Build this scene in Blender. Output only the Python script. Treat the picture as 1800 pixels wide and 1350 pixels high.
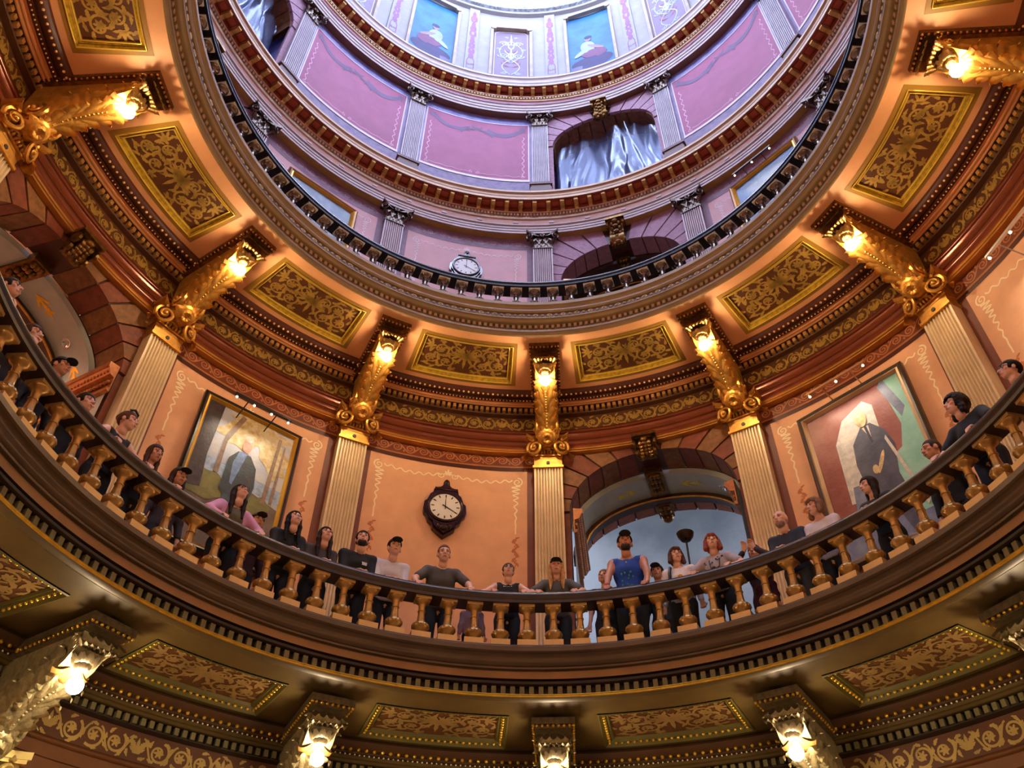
import bpy, bmesh, math, random
import numpy as np
from mathutils import Vector, Matrix
random.seed(7); rng = np.random.default_rng(7)
for o in list(bpy.data.objects): bpy.data.objects.remove(o)
SC = bpy.context.scene
COL = SC.collection
PI = math.pi
S = 4.5            # metres per gallery radius
ZC = 1.55          # eye height of the photographer above the floor below
A0 = 1.585         # azimuth of the middle pilaster, degrees
def rad(d): return d * PI / 180

# ------------------------------------------------------------------ camera
cam_d = bpy.data.cameras.new('camera'); cam = bpy.data.objects.new('camera', cam_d); COL.objects.link(cam)
fwd = Vector((-0.02925576, 0.71764059, 0.69579888)); rgt = Vector((0.99947106, 0.03089245, 0.01016185)); up = Vector((0.01420238, -0.69572813, 0.71816478))
cam.matrix_world = Matrix(((rgt.x, up.x, -fwd.x, 0), (rgt.y, up.y, -fwd.y, -1.0873209 * S), (rgt.z, up.z, -fwd.z, ZC), (0, 0, 0, 1)))
cam_d.sensor_width = 36; cam_d.lens = 36 * 1482.33 / 1800; cam_d.clip_start = 0.05; cam_d.clip_end = 200
SC.camera = cam
# ------------------------------------------------------------------ world, exposure
W = bpy.data.worlds.new('world'); SC.world = W; W.use_nodes = True
W.node_tree.nodes['Background'].inputs[0].default_value = (0.6, 0.75, 1.0, 1); W.node_tree.nodes['Background'].inputs[1].default_value = 0.3
SC.view_settings.view_transform = 'Standard'; SC.view_settings.look = 'None'; SC.view_settings.gamma = 1.0
SC.view_settings.use_curve_mapping = False; SC.view_settings.exposure = 0.0
BULB = 195.0; SKY = 31.0; OCULUS = 5.0; HALL = 11.0     # strengths of lamp bulbs, dome skylight, glowing panes added in the halls

# ------------------------------------------------------------------ materials
MATS = {}
def lin(c): return tuple(((x / 255) / 12.92 if x <= 10 else ((x / 255 + 0.055) / 1.055) ** 2.4) for x in c)
def mat(name, rgb, rough=0.55, metal=0.0, var=0.12, scale=3.0, bump=0.0, bscale=40.0, rgb2=None, emit=0.0, spec=0.5, trans=0.0):
    if name in MATS: return MATS[name]
    m = bpy.data.materials.new(name); m.use_nodes = True; nt = m.node_tree; N = nt.nodes; L = nt.links
    b = N['Principled BSDF']; c = lin(rgb)
    b.inputs['Roughness'].default_value = rough; b.inputs['Metallic'].default_value = metal
    b.inputs['Specular IOR Level'].default_value = spec
    tc = N.new('ShaderNodeTexCoord')
    n = N.new('ShaderNodeTexNoise'); n.inputs['Scale'].default_value = scale; n.inputs['Detail'].default_value = 5; n.inputs['Roughness'].default_value = 0.6
    L.new(tc.outputs['Object'], n.inputs['Vector'])
    r = N.new('ShaderNodeValToRGB'); r.color_ramp.elements[0].position = 0.36; r.color_ramp.elements[1].position = 0.64
    c2 = lin(rgb2) if rgb2 else tuple(min(1, x * (1 + var)) for x in c)
    c1 = c if rgb2 else tuple(x * (1 - var) for x in c)
    r.color_ramp.elements[0].color = (*c1, 1); r.color_ramp.elements[1].color = (*c2, 1)
    L.new(n.outputs['Fac'], r.inputs['Fac']); L.new(r.outputs['Color'], b.inputs['Base Color'])
    if bump:
        n2 = N.new('ShaderNodeTexNoise'); n2.inputs['Scale'].default_value = bscale; n2.inputs['Detail'].default_value = 4
        L.new(tc.outputs['Object'], n2.inputs['Vector'])
        bp = N.new('ShaderNodeBump'); bp.inputs['Strength'].default_value = bump; bp.inputs['Distance'].default_value = 0.02
        L.new(n2.outputs['Fac'], bp.inputs['Height']); L.new(bp.outputs['Normal'], b.inputs['Normal'])
    if emit:
        b.inputs['Emission Color'].default_value = (*c, 1); b.inputs['Emission Strength'].default_value = emit
    if trans:
        b.inputs['Transmission Weight'].default_value = trans; b.inputs['IOR'].default_value = 1.2
    MATS[name] = m; return m
M_ = mat
peach = M_('wall_peach', (232, 174, 134), 0.6, var=0.06)
pinkw = M_('wall_pink', (222, 172, 170), 0.6, var=0.05)
mauve = M_('wall_mauve', (176, 98, 132), 0.65, var=0.06)
maroon = M_('maroon_paint', (78, 36, 22), 0.4)
maroon2 = M_('maroon_gloss', (124, 62, 38), 0.2, 0.35, var=0.1)
violet = M_('violet_border', (120, 78, 88), 0.5)
soffp = M_('soffit_peach', (230, 166, 114), 0.5, var=0.05)
olive = M_('olive_paint', (150, 110, 38), 0.5, var=0.08)
soffo = M_('soffit_olive', (84, 68, 34), 0.42, var=0.15)
gold = M_('gold_leaf', (208, 154, 70), 0.4, 0.75, var=0.2, scale=10, bump=0.08, bscale=30)
goldb = M_('bright_gold', (226, 184, 62), 0.3, 0.75, var=0.15, scale=10)
goldd = M_('aged_gold', (122, 88, 44), 0.3, 0.85, var=0.4, scale=14, bump=0.3, bscale=40)
silverg = M_('silvered_gold', (176, 166, 128), 0.34, 0.55, var=0.3, scale=14, bump=0.3, bscale=40)
stencil = M_('stencil_gold', (172, 136, 62), 0.5, 0.25, var=0.25, scale=8)
stencil2 = M_('stencil_ochre', (176, 108, 62), 0.55, var=0.15)
field = M_('panel_maroon', (84, 42, 14), 0.55, var=0.15)
field3 = M_('panel_russet', (84, 50, 24), 0.5, var=0.15)
friezef = M_('frieze_brown', (84, 46, 22), 0.55, var=0.2)
wood = M_('dark_walnut', (52, 36, 28), 0.32, var=0.25, scale=6)
fascia = M_('fascia_bronze', (86, 66, 46), 0.3, 0.2, var=0.14, scale=2)
fascor = M_('fascia_orange', (142, 102, 60), 0.4, 0.1, var=0.1)
darkgrv = M_('dark_groove', (40, 26, 18), 0.5)
dentg = M_('dentil_green', (112, 104, 70), 0.5, 0.1, var=0.15)
tan4 = M_('tan_moulding', (156, 130, 90), 0.38, 0.15, var=0.1)
dent4 = M_('dentil_tan', (186, 150, 104), 0.45, 0.1, var=0.12)
cream = M_('cream_paint', (236, 214, 190), 0.5, var=0.06)
whiteg = M_('white_moulding', (196, 182, 176), 0.45, var=0.06)
tanc = M_('cornice_tan', (200, 166, 126), 0.42, 0.1, var=0.08)
redsoff = M_('soffit_red', (158, 70, 40), 0.45, var=0.15)
modgold = M_('modillion_gold', (204, 156, 86), 0.34, 0.6, var=0.2, scale=10)
bluband = M_('blue_band', (128, 128, 186), 0.6, rgb2=(160, 160, 210), scale=5)
vband = M_('violet_band', (140, 108, 124), 0.6, var=0.12, scale=5)
brownsoff = M_('architrave_brown', (120, 82, 50), 0.45)
ochsoff = M_('architrave_ochre', (186, 148, 82), 0.45)
pilg = M_('pilaster_gold', (226, 204, 166), 0.4, 0.2, var=0.08, scale=3)
pilv = M_('pilaster_grey', (170, 146, 146), 0.42, 0.2, var=0.1)
vsr = M_('voussoir_rust', (122, 60, 36), 0.6, var=0.2, scale=9, bump=0.6, bscale=14)
vsv = M_('voussoir_violet', (172, 132, 150), 0.65, var=0.15, scale=14, bump=0.7, bscale=16)
vso = M_('voussoir_ochre', (128, 84, 44), 0.6, var=0.25, scale=10, bump=0.6, bscale=14)
bluegrey = M_('arch_bluegrey', (182, 190, 186), 0.5, var=0.1, scale=2)
bluewall = M_('hall_blue', (140, 148, 154), 0.6, rgb2=(164, 170, 172), scale=1.2)
brownrib = M_('arch_rib', (70, 44, 22), 0.4)
coppr = M_('copper_gilt', (186, 122, 72), 0.34, 0.5, var=0.2, scale=10)
clockw = M_('clock_mahogany', (44, 16, 12), 0.16, var=0.3, scale=10)
white = M_('dial_white', (232, 230, 222), 0.4, var=0.02)
black = M_('black_paint', (12, 12, 14), 0.4)
glass_m = M_('hall_floor', (120, 90, 70), 0.5)
bulbm = M_('lamp_glow', (255, 224, 178), 0.5, var=0.0, emit=BULB)
skym = M_('skylight_glow', (206, 220, 255), 0.5, var=0.0, emit=SKY)
hallm = M_('window_glow', (226, 232, 255), 0.5, var=0.0, emit=HALL)
ivory = M_('ivory_drum', (150, 146, 146), 0.5, var=0.06)
capd = M_('bronze_capital', (104, 90, 80), 0.25, 0.85, var=0.4, scale=14, bump=0.3, bscale=40)

# ------------------------------------------------------------------ mesh builders
class MB:
    """collects vertices and faces; coordinates in gallery radii unless built with scale 1"""
    def __init__(s): s.v = []; s.f = []; s.m = []
    def add(s, vs, fs, mi=0):
        b = len(s.v); s.v.extend([tuple(x) for x in vs]); s.f.extend([tuple(i + b for i in f) for f in fs]); s.m.extend([mi] * len(fs)); return s
    def grid(s, P, closed_u=False, closed_v=False, mi=0):
        nu = len(P); nv = len(P[0]); vs = [q for row in P for q in row]; fs = []
        for i in range(nu if closed_u else nu - 1):
            for j in range(nv if closed_v else nv - 1):
                a = i * nv + j; b = ((i + 1) % nu) * nv + j; c = ((i + 1) % nu) * nv + (j + 1) % nv; d = i * nv + (j + 1) % nv
                fs.append((a, b, c, d))
        return s.add(vs, fs, mi)
    def box(s, x0, x1, y0, y1, z0, z1, mi=0):
        vs = [(x, y, z) for z in (z0, z1) for y in (y0, y1) for x in (x0, x1)]
        return s.add(vs, [(0, 2, 3, 1), (4, 5, 7, 6), (0, 1, 5, 4), (2, 6, 7, 3), (0, 4, 6, 2), (1, 3, 7, 5)], mi)
    def prism(s, poly, f, d0, d1, mi=0):
        """poly list of (u,v); f(u,v,d) -> xyz"""
        n = len(poly); vs = [f(u, v, d0) for u, v in poly] + [f(u, v, d1) for u, v in poly]
        fs = [tuple(range(n)), tuple(range(2 * n - 1, n - 1, -1))] + [(i, (i + 1) % n, n + (i + 1) % n, n + i) for i in range(n)]
        return s.add(vs, fs, mi)
    def tube(s, pts, r, n=8, mi=0, caps=True):
        pts = [Vector(q) for q in pts]; rows = []
        rr = r if isinstance(r, (list, tuple)) else [r] * len(pts)
        ref = None
        for i, q in enumerate(pts):
            t = (pts[min(i + 1, len(pts) - 1)] - pts[max(i - 1, 0)]).normalized()
            if ref is None: ref = Vector((0, 0, 1)) if abs(t.z) < 0.9 else Vector((1, 0, 0))
            a = t.cross(ref).normalized(); b = a.cross(t).normalized(); ref = b
            rows.append([tuple(q + (a * math.cos(2 * PI * k / n) + b * math.sin(2 * PI * k / n)) * rr[i]) for k in range(n)])
        base = len(s.v); s.grid(rows, closed_v=True, mi=mi)
        if caps:
            s.f.append(tuple(base + k for k in range(n))); s.m.append(mi)
            s.f.append(tuple(base + (len(pts) - 1) * n + k for k in reversed(range(n)))); s.m.append(mi)
        return s
    def sphere(s, c, r, nu=8, nv=6, mi=0):
        rx, ry, rz = r if isinstance(r, (tuple, list)) else (r, r, r)
        rows = []
        for j in range(nv + 1):
            t = PI * j / nv
            rows.append([(c[0] + rx * math.sin(t) * math.cos(2 * PI * i / nu), c[1] + ry * math.sin(t) * math.sin(2 * PI * i / nu), c[2] + rz * math.cos(t)) for i in range(nu)])
        return s.grid(rows, closed_v=True, mi=mi)
    def revolve(s, prof, n=16, c=(0, 0), flute=0.0, nf=0, mi=0):
        """revolve (r,z) about local vertical axis at c"""
        rows = []
        for (r, z) in prof:
            rows.append([(c[0] + r * math.cos(2 * PI * i / n), c[1] + r * math.sin(2 * PI * i / n), z) for i in range(n)])
        return s.grid(rows, closed_v=True, mi=mi)
    def mesh(s, name, mats, scale=S, sharp=35):
        me = bpy.data.meshes.new(name); v = np.array(s.v, dtype=float) * scale
        me.from_pydata(v.tolist(), [], s.f); 
        for m in (mats if isinstance(mats, (list, tuple)) else [mats]): me.materials.append(m)
        me.polygons.foreach_set('material_index', s.m); me.polygons.foreach_set('use_smooth', [True] * len(s.f))
        me.update(); me.set_sharp_from_angle(angle=rad(sharp)); return me
def link(name, me, parent=None, loc=(0, 0, 0), rz=0.0, kind=None, label=None, cat=None, group=None):
    o = bpy.data.objects.new(name, me); COL.objects.link(o); o.location = loc; o.rotation_euler = (0, 0, rz)
    if parent is not None: o.parent = parent
    if kind: o['kind'] = kind
    if label: o['label'] = label
    if cat: o['category'] = cat
    if group: o['group'] = group
    return o
AX = (0, 0, ZC)     # axis origin
def pol(r, az, z): a = rad(az); return (r * math.sin(a), r * math.cos(a), z)
def wpos(r, az, z): a = rad(az); return (S * r * math.sin(a), S * r * math.cos(a), S * z + ZC)
def lathe(prof, a0=-180, a1=180, n=None):
    m = MB(); full = (a1 - a0) >= 359.9
    if n is None: n = max(8, int((a1 - a0) / 1.25))
    A = [a0 + (a1 - a0) * i / n for i in range(n if full else n + 1)]
    m.grid([[pol(r, a, z) for r, z in prof] for a in A], closed_u=full); return m
def arc_curve(p0, p1, bulge, n=6):
    """points from p0 to p1 bowed sideways"""
    out = []
    for i in range(n + 1):
        t = i / n; x = p0[0] + (p1[0] - p0[0]) * t; y = p0[1] + (p1[1] - p0[1]) * t
        nx, ny = -(p1[1] - p0[1]), (p1[0] - p0[0]); b = bulge * 4 * t * (1 - t)
        out.append((x + nx * b, y + ny * b))
    return out
def cyma(p0, p1, n=8, k=0.18):
    a = ((p0[0] + p1[0]) / 2, (p0[1] + p1[1]) / 2); return arc_curve(p0, a, k, n // 2) + arc_curve(a, p1, -k, n // 2)[1:]

# ------------------------------------------------------------------ flat ornament in (u,v)
class Orn:
    def __init__(s): s.strips = []
    def stroke(s, pts, w):
        n = len(pts); q = []
        for i, (x, y) in enumerate(pts):
            x0, y0 = pts[max(i - 1, 0)]; x1, y1 = pts[min(i + 1, n - 1)]; d = math.hypot(x1 - x0, y1 - y0) or 1
            ww = (w(i / (n - 1)) if callable(w) else w) / 2
            q.append(((x - (y1 - y0) / d * ww, y + (x1 - x0) / d * ww), (x + (y1 - y0) / d * ww, y - (x1 - x0) / d * ww)))
        s.strips.append(q); return s
    def spiral(s, cx, cy, r, turns, a0, d, w, n=None):
        n = n or int(14 * turns) + 4
        return s.stroke([(cx + r * (1 - 0.86 * i / n) * math.cos(a0 + d * 2 * PI * turns * i / n), cy + r * (1 - 0.86 * i / n) * math.sin(a0 + d * 2 * PI * turns * i / n)) for i in range(n + 1)], lambda t: w * (1 - 0.45 * t))
    def leaf(s, x, y, ang, L, W, lobes=4, curl=0.0, n=13):
        pts = []; px, py = x, y; a = ang
        for i in range(n):
            pts.append((px, py)); px += L / (n - 1) * math.cos(a); py += L / (n - 1) * math.sin(a); a += curl / (n - 1)
        return s.stroke(pts, lambda t: W * (math.sin(PI * min(1, t ** 0.75)) * (0.62 + 0.38 * abs(math.sin(lobes * PI * t))) + 0.06))
    def palm(s, x, y, ang, R, n=7, spread=2.6, W=None):
        for i in range(n):
            t = (i / (n - 1) - 0.5) if n > 1 else 0
            s.leaf(x, y, ang + t * spread, R * (1 - 0.35 * abs(2 * t)), W or R * 0.28, 2, curl=t * 0.8)
        return s
    def rosette(s, x, y, R, n=6):
        for i in range(n): s.leaf(x, y, 2 * PI * i / n, R, R * 0.55, 2)
        return s
    def build(s, f):
        m = MB()
        for q in s.strips:
            m.grid([[f(*a), f(*b)] for a, b in q])
        return m
def orn_panel(w, h):
    """acanthus and shell arabesque filling a w x h field"""
    o = Orn(); k = h * 0.5
    o.palm(0, -0.14 * h, PI / 2, 0.5 * h, 9, 3.6, 0.095 * h).palm(0, 0.02 * h, -PI / 2, 0.36 * h, 6, 2.4, 0.08 * h)
    for sx in (-1, 1):
        for (cx, cy, r, a0, d) in ((0.27, -0.2, 0.17, 1.2, 1), (0.4, 0.2, 0.18, -2.2, -1), (0.58, -0.16, 0.19, 2.4, 1), (0.76, 0.14, 0.2, -2.0, -1)):
            a = a0 if sx > 0 else PI - a0
            o.spiral(sx * cx * w / 2, cy * h, r * h, 1.4, a, d * sx, 0.05 * h)
            for j in range(5):
                t = a + j * 1.26 + 0.4; o.leaf(sx * cx * w / 2 + 0.8 * r * h * math.cos(t), cy * h + 0.8 * r * h * math.sin(t), t + 0.5 * d * sx, 0.2 * h, 0.08 * h, 3, curl=1.0 * d * sx)
        o.rosette(sx * 0.4 * w / 2, 0.2 * h, 0.1 * h).rosette(sx * 0.58 * w / 2, -0.16 * h, 0.11 * h, 7).rosette(sx * 0.76 * w / 2, 0.14 * h, 0.12 * h, 7)
        o.palm(sx * 0.8 * w / 2, -0.24 * h, 0 if sx > 0 else PI, 0.3 * h, 5, 2.4, 0.07 * h)
        for (x, y, a) in ((0.88, 0.36, 2.6), (0.62, 0.4, 0.4), (0.88, -0.38, -2.4), (0.5, -0.4, -0.3), (0.34, 0.4, 2.6), (0.14, -0.38, -0.5), (0.16, 0.36, 0.6)):
            aa = a if sx > 0 else PI - a; o.leaf(sx * x * w / 2, y * h, aa, 0.2 * h, 0.07 * h, 3, curl=0.7 * sx)
    return o
def orn_frieze(L, h, n):
    """running scroll with leaves, rosettes and winged figures reduced to leaf bundles"""
    o = Orn(); d = L / n
    for i in range(n):
        x = -L / 2 + (i + 0.5) * d; sg = 1 if i % 2 else -1
        if i % 4 == 1:
            o.palm(x, -0.2 * h, PI / 2, 0.55 * h, 5, 1.6, 0.16 * h).leaf(x - 0.1 * d, 0, PI * 0.78, 0.45 * d, 0.22 * h, 4, -0.6).leaf(x + 0.1 * d, 0, PI * 0.22, 0.45 * d, 0.22 * h, 4, 0.6)
        else:
            o.spiral(x, 0.0, 0.4 * h, 1.4, -sg * PI / 2 - 0.6, sg, 0.1 * h).rosette(x, 0, 0.2 * h, 6)
        for j in range(4):
            t = j * 1.57 + i; o.leaf(x + 0.36 * h * math.cos(t), 0.34 * h * math.sin(t), t + sg, 0.3 * h, 0.13 * h, 3, curl=sg * 1.2)
        o.stroke([(x + d * (0.2 + 0.6 * t / 8), sg * 0.36 * h * math.cos(PI * t / 8)) for t in range(9)], 0.07 * h)
    return o
def orn_wave(L, h, n):
    """painted running scroll"""
    o = Orn(); d = L / n
    for i in range(n):
        x = -L / 2 + (i + 0.5) * d; sg = 1 if i % 2 else -1
        o.spiral(x, 0, 0.42 * h, 1.7, -sg * PI / 2, sg, 0.12 * h)
        o.stroke([(x + d * (t / 10), -sg * 0.42 * h * math.cos(PI * t / 10)) for t in range(11)], 0.11 * h)
        o.leaf(x + 0.5 * d, sg * 0.2 * h, sg * 1.2, 0.26 * h, 0.16 * h, 1)
    return o
def soffit_map(zz): return lambda u, v: (lambda a, r: (r * math.sin(a), r * math.cos(a), zz))
def on_wall(r, z0=0.0):
    """u = arc length along the wall, v = height"""
    return lambda u, v: (r * math.sin(u / r), r * math.cos(u / r), z0 + v)
def on_soffit(rm, z):
    return lambda u, v: ((rm + v) * math.sin(u / rm), (rm + v) * math.cos(u / rm), z)

# ------------------------------------------------------------------ structure: lathed shell
def ring(name, prof, m, label=None, parent=None, kind='structure', a0=-180, a1=180, sharp=30):
    me = lathe(prof, a0, a1).mesh(name, m, sharp=sharp)
    return link(name, me, parent, AX if parent is None else (0, 0, 0), kind=(kind if parent is None else None), label=label)
ARCH0 = A0 + 15
ARCH = [A0 + 15, A0 - 75]            # centres of the two archway bays in view
FL3, FL4, FL2 = 0.992, 2.31, -ZC / S
# floors
ring('floor_lower_hall', [(0.0, FL2), (1.6, FL2)], M_('floor_stone', (150, 130, 110), 0.4), 'pale stone floor of the rotunda below the galleries')
ring('floor_third_gallery', [(1.0, FL3), (1.46, FL3)], glass_m, 'gallery floor the visitors stand on behind the lower balustrade')
ring('floor_fourth_gallery', [(1.0, FL4), (1.42, FL4)], glass_m, 'floor of the upper gallery behind the dark balustrade')
def wall_ring(name, r, z0, z1, m, label, gaps=ARCH, half=15.0):
    spans = []; cur = -180.0
    for c in sorted(gaps):
        spans.append((cur, c - half)); cur = c + half
    spans.append((cur, 180.0))
    mb = MB()
    for a0, a1 in spans:
        x = lathe([(r, z0), (r, z1)], a0, a1); mb.add(x.v, x.f)
    return link(name, mb.mesh(name, m), None, AX, kind='structure', label=label)
w2 = wall_ring('wall_lower_floor', 1.46, FL2, 1.0, M_('wall_lower', (190, 140, 100), 0.6), 'wall of the floor below the lower gallery', gaps=[], half=0)
w3 = wall_ring('wall_third_floor', 1.45, FL3, 2.16, peach, 'curved peach wall behind the visitors on the lower gallery')
w4 = wall_ring('wall_fourth_floor', 1.41, FL4, 3.6, pinkw, 'curved pink wall of the upper gallery with pale painted borders')
w5 = wall_ring('wall_drum', 1.36, 3.6, 4.75, mauve, 'mauve panelled wall of the drum under the dome')

def trims(name, label, bands, kinds=()):
    """bands: list of (part name, profile, material); the first is the trim's own mesh"""
    root = None
    for (n, prof, m) in bands:
        o = ring(n if root else name, prof, m, label if root is None else None, root)
        root = root or o
    return root
def dentils(parent, name, n, rin, rout, z0, z1, fill, m, a_lim=180):
    mb = MB(); w = 360 / n * fill / 2
    for i in range(n):
        a = 360 * i / n
        if abs((a + 180) % 360 - 180) > a_lim: continue
        P = [pol(r, a + d, z) for z in (z0, z1) for r in (rin, rout) for d in (-w, w)]
        mb.add(P, [(0, 1, 3, 2), (4, 6, 7, 5), (0, 4, 5, 1), (0, 2, 6, 4), (1, 5, 7, 3), (2, 3, 7, 6)])
    o = link(name, mb.mesh(name, m, sharp=20), parent); o['kind'] = 'stuff'; return o
def beads(parent, name, pts, r, m, nu=6, nv=4):
    mb = MB()
    for q in pts: mb.sphere(q, r, nu, nv)
    o = link(name, mb.mesh(name, m, sharp=60), parent); o['kind'] = 'stuff'; return o

# lower gallery edge (third floor)
t3 = trims('trim_lower_gallery_edge', 'dark bronze moulded edge of the lower gallery below the golden balusters', [
    ('x', [(1.06, FL3), (1.06, 1.05), (0.982, 1.05), (0.98, 1.041), (0.968, 1.04), (0.9635, 1.036), (0.9635, 1.024), (0.968, 1.021)] + cyma((0.968, 1.021), (0.992, 0.992)) + [(0.988, 0.991), (0.988, 0.986), (0.996, 0.985), (0.996, 0.982)], fascia),
    ('fascia_band', [(0.9955, 0.982), (0.9955, 0.963)], fascor),
    ('groove_moulding', [(0.9955, 0.963), (1.004, 0.961), (1.004, 0.957), (0.994, 0.955), (0.994, 0.949), (1.0, 0.947), (1.014, 0.946), (1.014, 0.924)], darkgrv),
    ('gilt_fillet', [(1.014, 0.9235), (0.996, 0.9235), (0.9945, 0.921), (0.996, 0.9185), (0.9945, 0.916), (0.9958, 0.9138)], goldb),
    ('cove_moulding', [(0.9958, 0.9138), (1.0, 0.911), (1.012, 0.909), (1.02, 0.912)], soffo)])
dentils(t3, 'dentil_course', 260, 1.0005, 1.0145, 0.926, 0.945, 0.5, dentg)
# upper gallery edge (fourth floor)
t4 = trims('trim_upper_gallery_edge', 'tan moulded edge of the upper gallery with dentils and a white chain ornament', [
    ('x', [(1.03, FL4), (1.03, 2.374), (0.957, 2.374), (0.955, 2.394), (0.949, 2.396), (0.945, 2.39), (0.945, 2.376), (0.95, 2.372)] + cyma((0.95, 2.372), (0.958, 2.345)) + [(0.9565, 2.3435)], tan4),
    ('chain_backing', [(0.9565, 2.3435), (0.961, 2.341), (0.961, 2.324), (0.9585, 2.322)], M_('chain_ground', (110, 86, 58), 0.4)),
    ('lower_moulding', [(0.9585, 2.322), (0.9585, 2.317)] + cyma((0.96, 2.316), (0.974, 2.303)) + [(0.984, 2.3015), (0.99, 2.30), (0.99, 2.282)], tan4),
    ('drip_lip', [(0.99, 2.2815), (0.981, 2.279), (0.9805, 2.268)] + cyma((0.982, 2.267), (0.99, 2.256)) + [(0.994, 2.255), (0.997, 2.28)], tan4)])
dentils(t4, 'dentil_course', 300, 0.9785, 0.9905, 2.284, 2.3, 0.52, dent4)
# white chain on the upper edge
mb = MB(); NCH = 240
for i in range(NCH):
    a = 360 * i / NCH
    if abs((a + 180) % 360 - 180) > 125: continue
    big = i % 2 == 0; ra = 0.62 if big else 0.36; rb = 0.0058 if big else 0.003
    P = []
    for k in range(10):
        t = 2 * PI * k / 10
        P.append([pol(0.9592, a + ra * math.cos(t) * q, 2.3325 + rb * math.sin(t) * q) if q != 0.8 else pol(0.9565, a + ra * math.cos(t) * q, 2.3325 + rb * math.sin(t) * q) for q in (1.05, 0.8, 0.55)])
    mb.grid(P, closed_u=True)
o = link('chain_ornament', mb.mesh('chain_ornament', M_('white_enamel', (232, 226, 220), 0.3), sharp=80), t4); o['kind'] = 'stuff'

# soffits
SZ4, SZ3 = 2.28, 0.912
c4 = ring('ceiling_upper_gallery', [(0.99, SZ4), (1.30, SZ4)], soffp, 'peach soffit of the upper gallery set with gold framed panels')
c3 = ring('ceiling_lower_gallery', [(1.015, SZ3), (1.36, SZ3)], soffo, 'olive soffit under the lower gallery set with beaded panels')
# upper cornice above the third floor wall
e4 = trims('trim_third_floor_entablature', 'maroon and gold entablature ring above the peach wall', [
    ('x', [(1.30, SZ4), (1.302, 2.272)] + arc_curve((1.302, 2.272), (1.336, 2.268), -0.25) + [(1.338, 2.268), (1.338, 2.262), (1.352, 2.262)], maroon),
    ('peach_fillets', [(1.352, 2.262), (1.352, 2.268), (1.364, 2.268), (1.364, 2.262), (1.369, 2.262)] + cyma((1.369, 2.262), (1.387, 2.266)), soffp),
    ('dentil_backing', [(1.387, 2.266), (1.404, 2.266), (1.404, 2.244), (1.398, 2.242), (1.4, 2.238), (1.42, 2.236)], friezef),
    ('frieze', [(1.42, 2.237), (1.42, 2.158)], friezef),
    ('architrave', [(1.42, 2.16), (1.402, 2.157)] + arc_curve((1.402, 2.157), (1.4035, 2.144), 0.45) + [(1.409, 2.141)] + arc_curve((1.409, 2.141), (1.411, 2.112), 0.12) + [(1.4145, 2.11)] + arc_curve((1.4145, 2.11), (1.417, 2.09), 0.2) + [(1.419, 2.088), (1.42, 2.078)], maroon2),
    ('gilt_bead', [(1.42, 2.078), (1.4165, 2.077)] + arc_curve((1.4165, 2.077), (1.417, 2.069), 0.5) + [(1.422, 2.067), (1.424, 2.064), (1.45, 2.064)], M_('gilt_copper', (206, 148, 72), 0.25, 0.5))])
dentils(e4, 'dentil_course', 400, 1.388, 1.4045, 2.246, 2.263, 0.55, M_('dentil_gilt', (196, 148, 84), 0.4, 0.35))
beads(e4, 'bead_row', [pol(1.314, 360 * i / 432, 2.2625) for i in range(432)], 0.0046, M_('bead_pale', (236, 190, 134), 0.3, 0.3))
beads(e4, 'rope_row', [pol(1.343, 360 * i / 640, 2.2605) for i in range(640)], 0.003, M_('bead_pale', (236, 190, 134), 0.3, 0.3), 5, 3)
def bay_list(lo, hi): return [(k, A0 + 15 + 30 * k) for k in range(lo, hi + 1)]
fr = orn_frieze(0.66, 0.07, 12).build(on_wall(1.4185, 2.1985)).mesh('frieze_scroll', stencil)
for k, c in bay_list(-4, 3): link('frieze_scroll', fr, e4, rz=-rad(c))
# lower cornice above the second floor wall
e3 = trims('trim_second_floor_entablature', 'dark olive entablature ring with figured frieze under the lower gallery', [
    ('x', [(1.36, SZ3), (1.34, 0.908), (1.335, 0.9)] + arc_curve((1.335, 0.9), (1.375, 0.888), -0.2) + [(1.376, 0.883), (1.392, 0.882)], M_('umber_moulding', (70, 46, 24), 0.35, 0.15)),
    ('olive_moulding', [(1.392, 0.882), (1.392, 0.874)] + cyma((1.394, 0.873), (1.412, 0.868)) + [(1.418, 0.868)], soffo),
    ('dentil_backing', [(1.418, 0.868), (1.432, 0.868), (1.432, 0.846), (1.415, 0.845), (1.415, 0.842), (1.44, 0.84)], darkgrv),
    ('frieze', [(1.44, 0.84), (1.44, 0.765)], M_('frieze_rust', (84, 48, 28), 0.5)),
    ('architrave', [(1.44, 0.767), (1.424, 0.764)] + arc_curve((1.424, 0.764), (1.426, 0.752), 0.4) + [(1.43, 0.75), (1.432, 0.722), (1.436, 0.72), (1.438, 0.69), (1.46, 0.688)], M_('architrave_copper', (104, 66, 38), 0.35, 0.2))])
dentils(e3, 'dentil_course', 400, 1.416, 1.4325, 0.848, 0.866, 0.52, dentg)
beads(e3, 'bead_row', [pol(1.353, 360 * i / 380, 0.8838) for i in range(380)], 0.0052, goldb)
beads(e3, 'rope_row', [pol(1.385, 360 * i / 640, 0.8815) for i in range(640)], 0.0027, cream, 5, 3)
fr3 = orn_frieze(0.68, 0.07, 12).build(on_wall(1.4385, 0.8025)).mesh('frieze_scroll', M_('stencil_olive', (168, 142, 82), 0.5, 0.2, var=0.2))
for k, c in bay_list(-3, 2): link('frieze_scroll', fr3, e3, rz=-rad(c))

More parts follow.
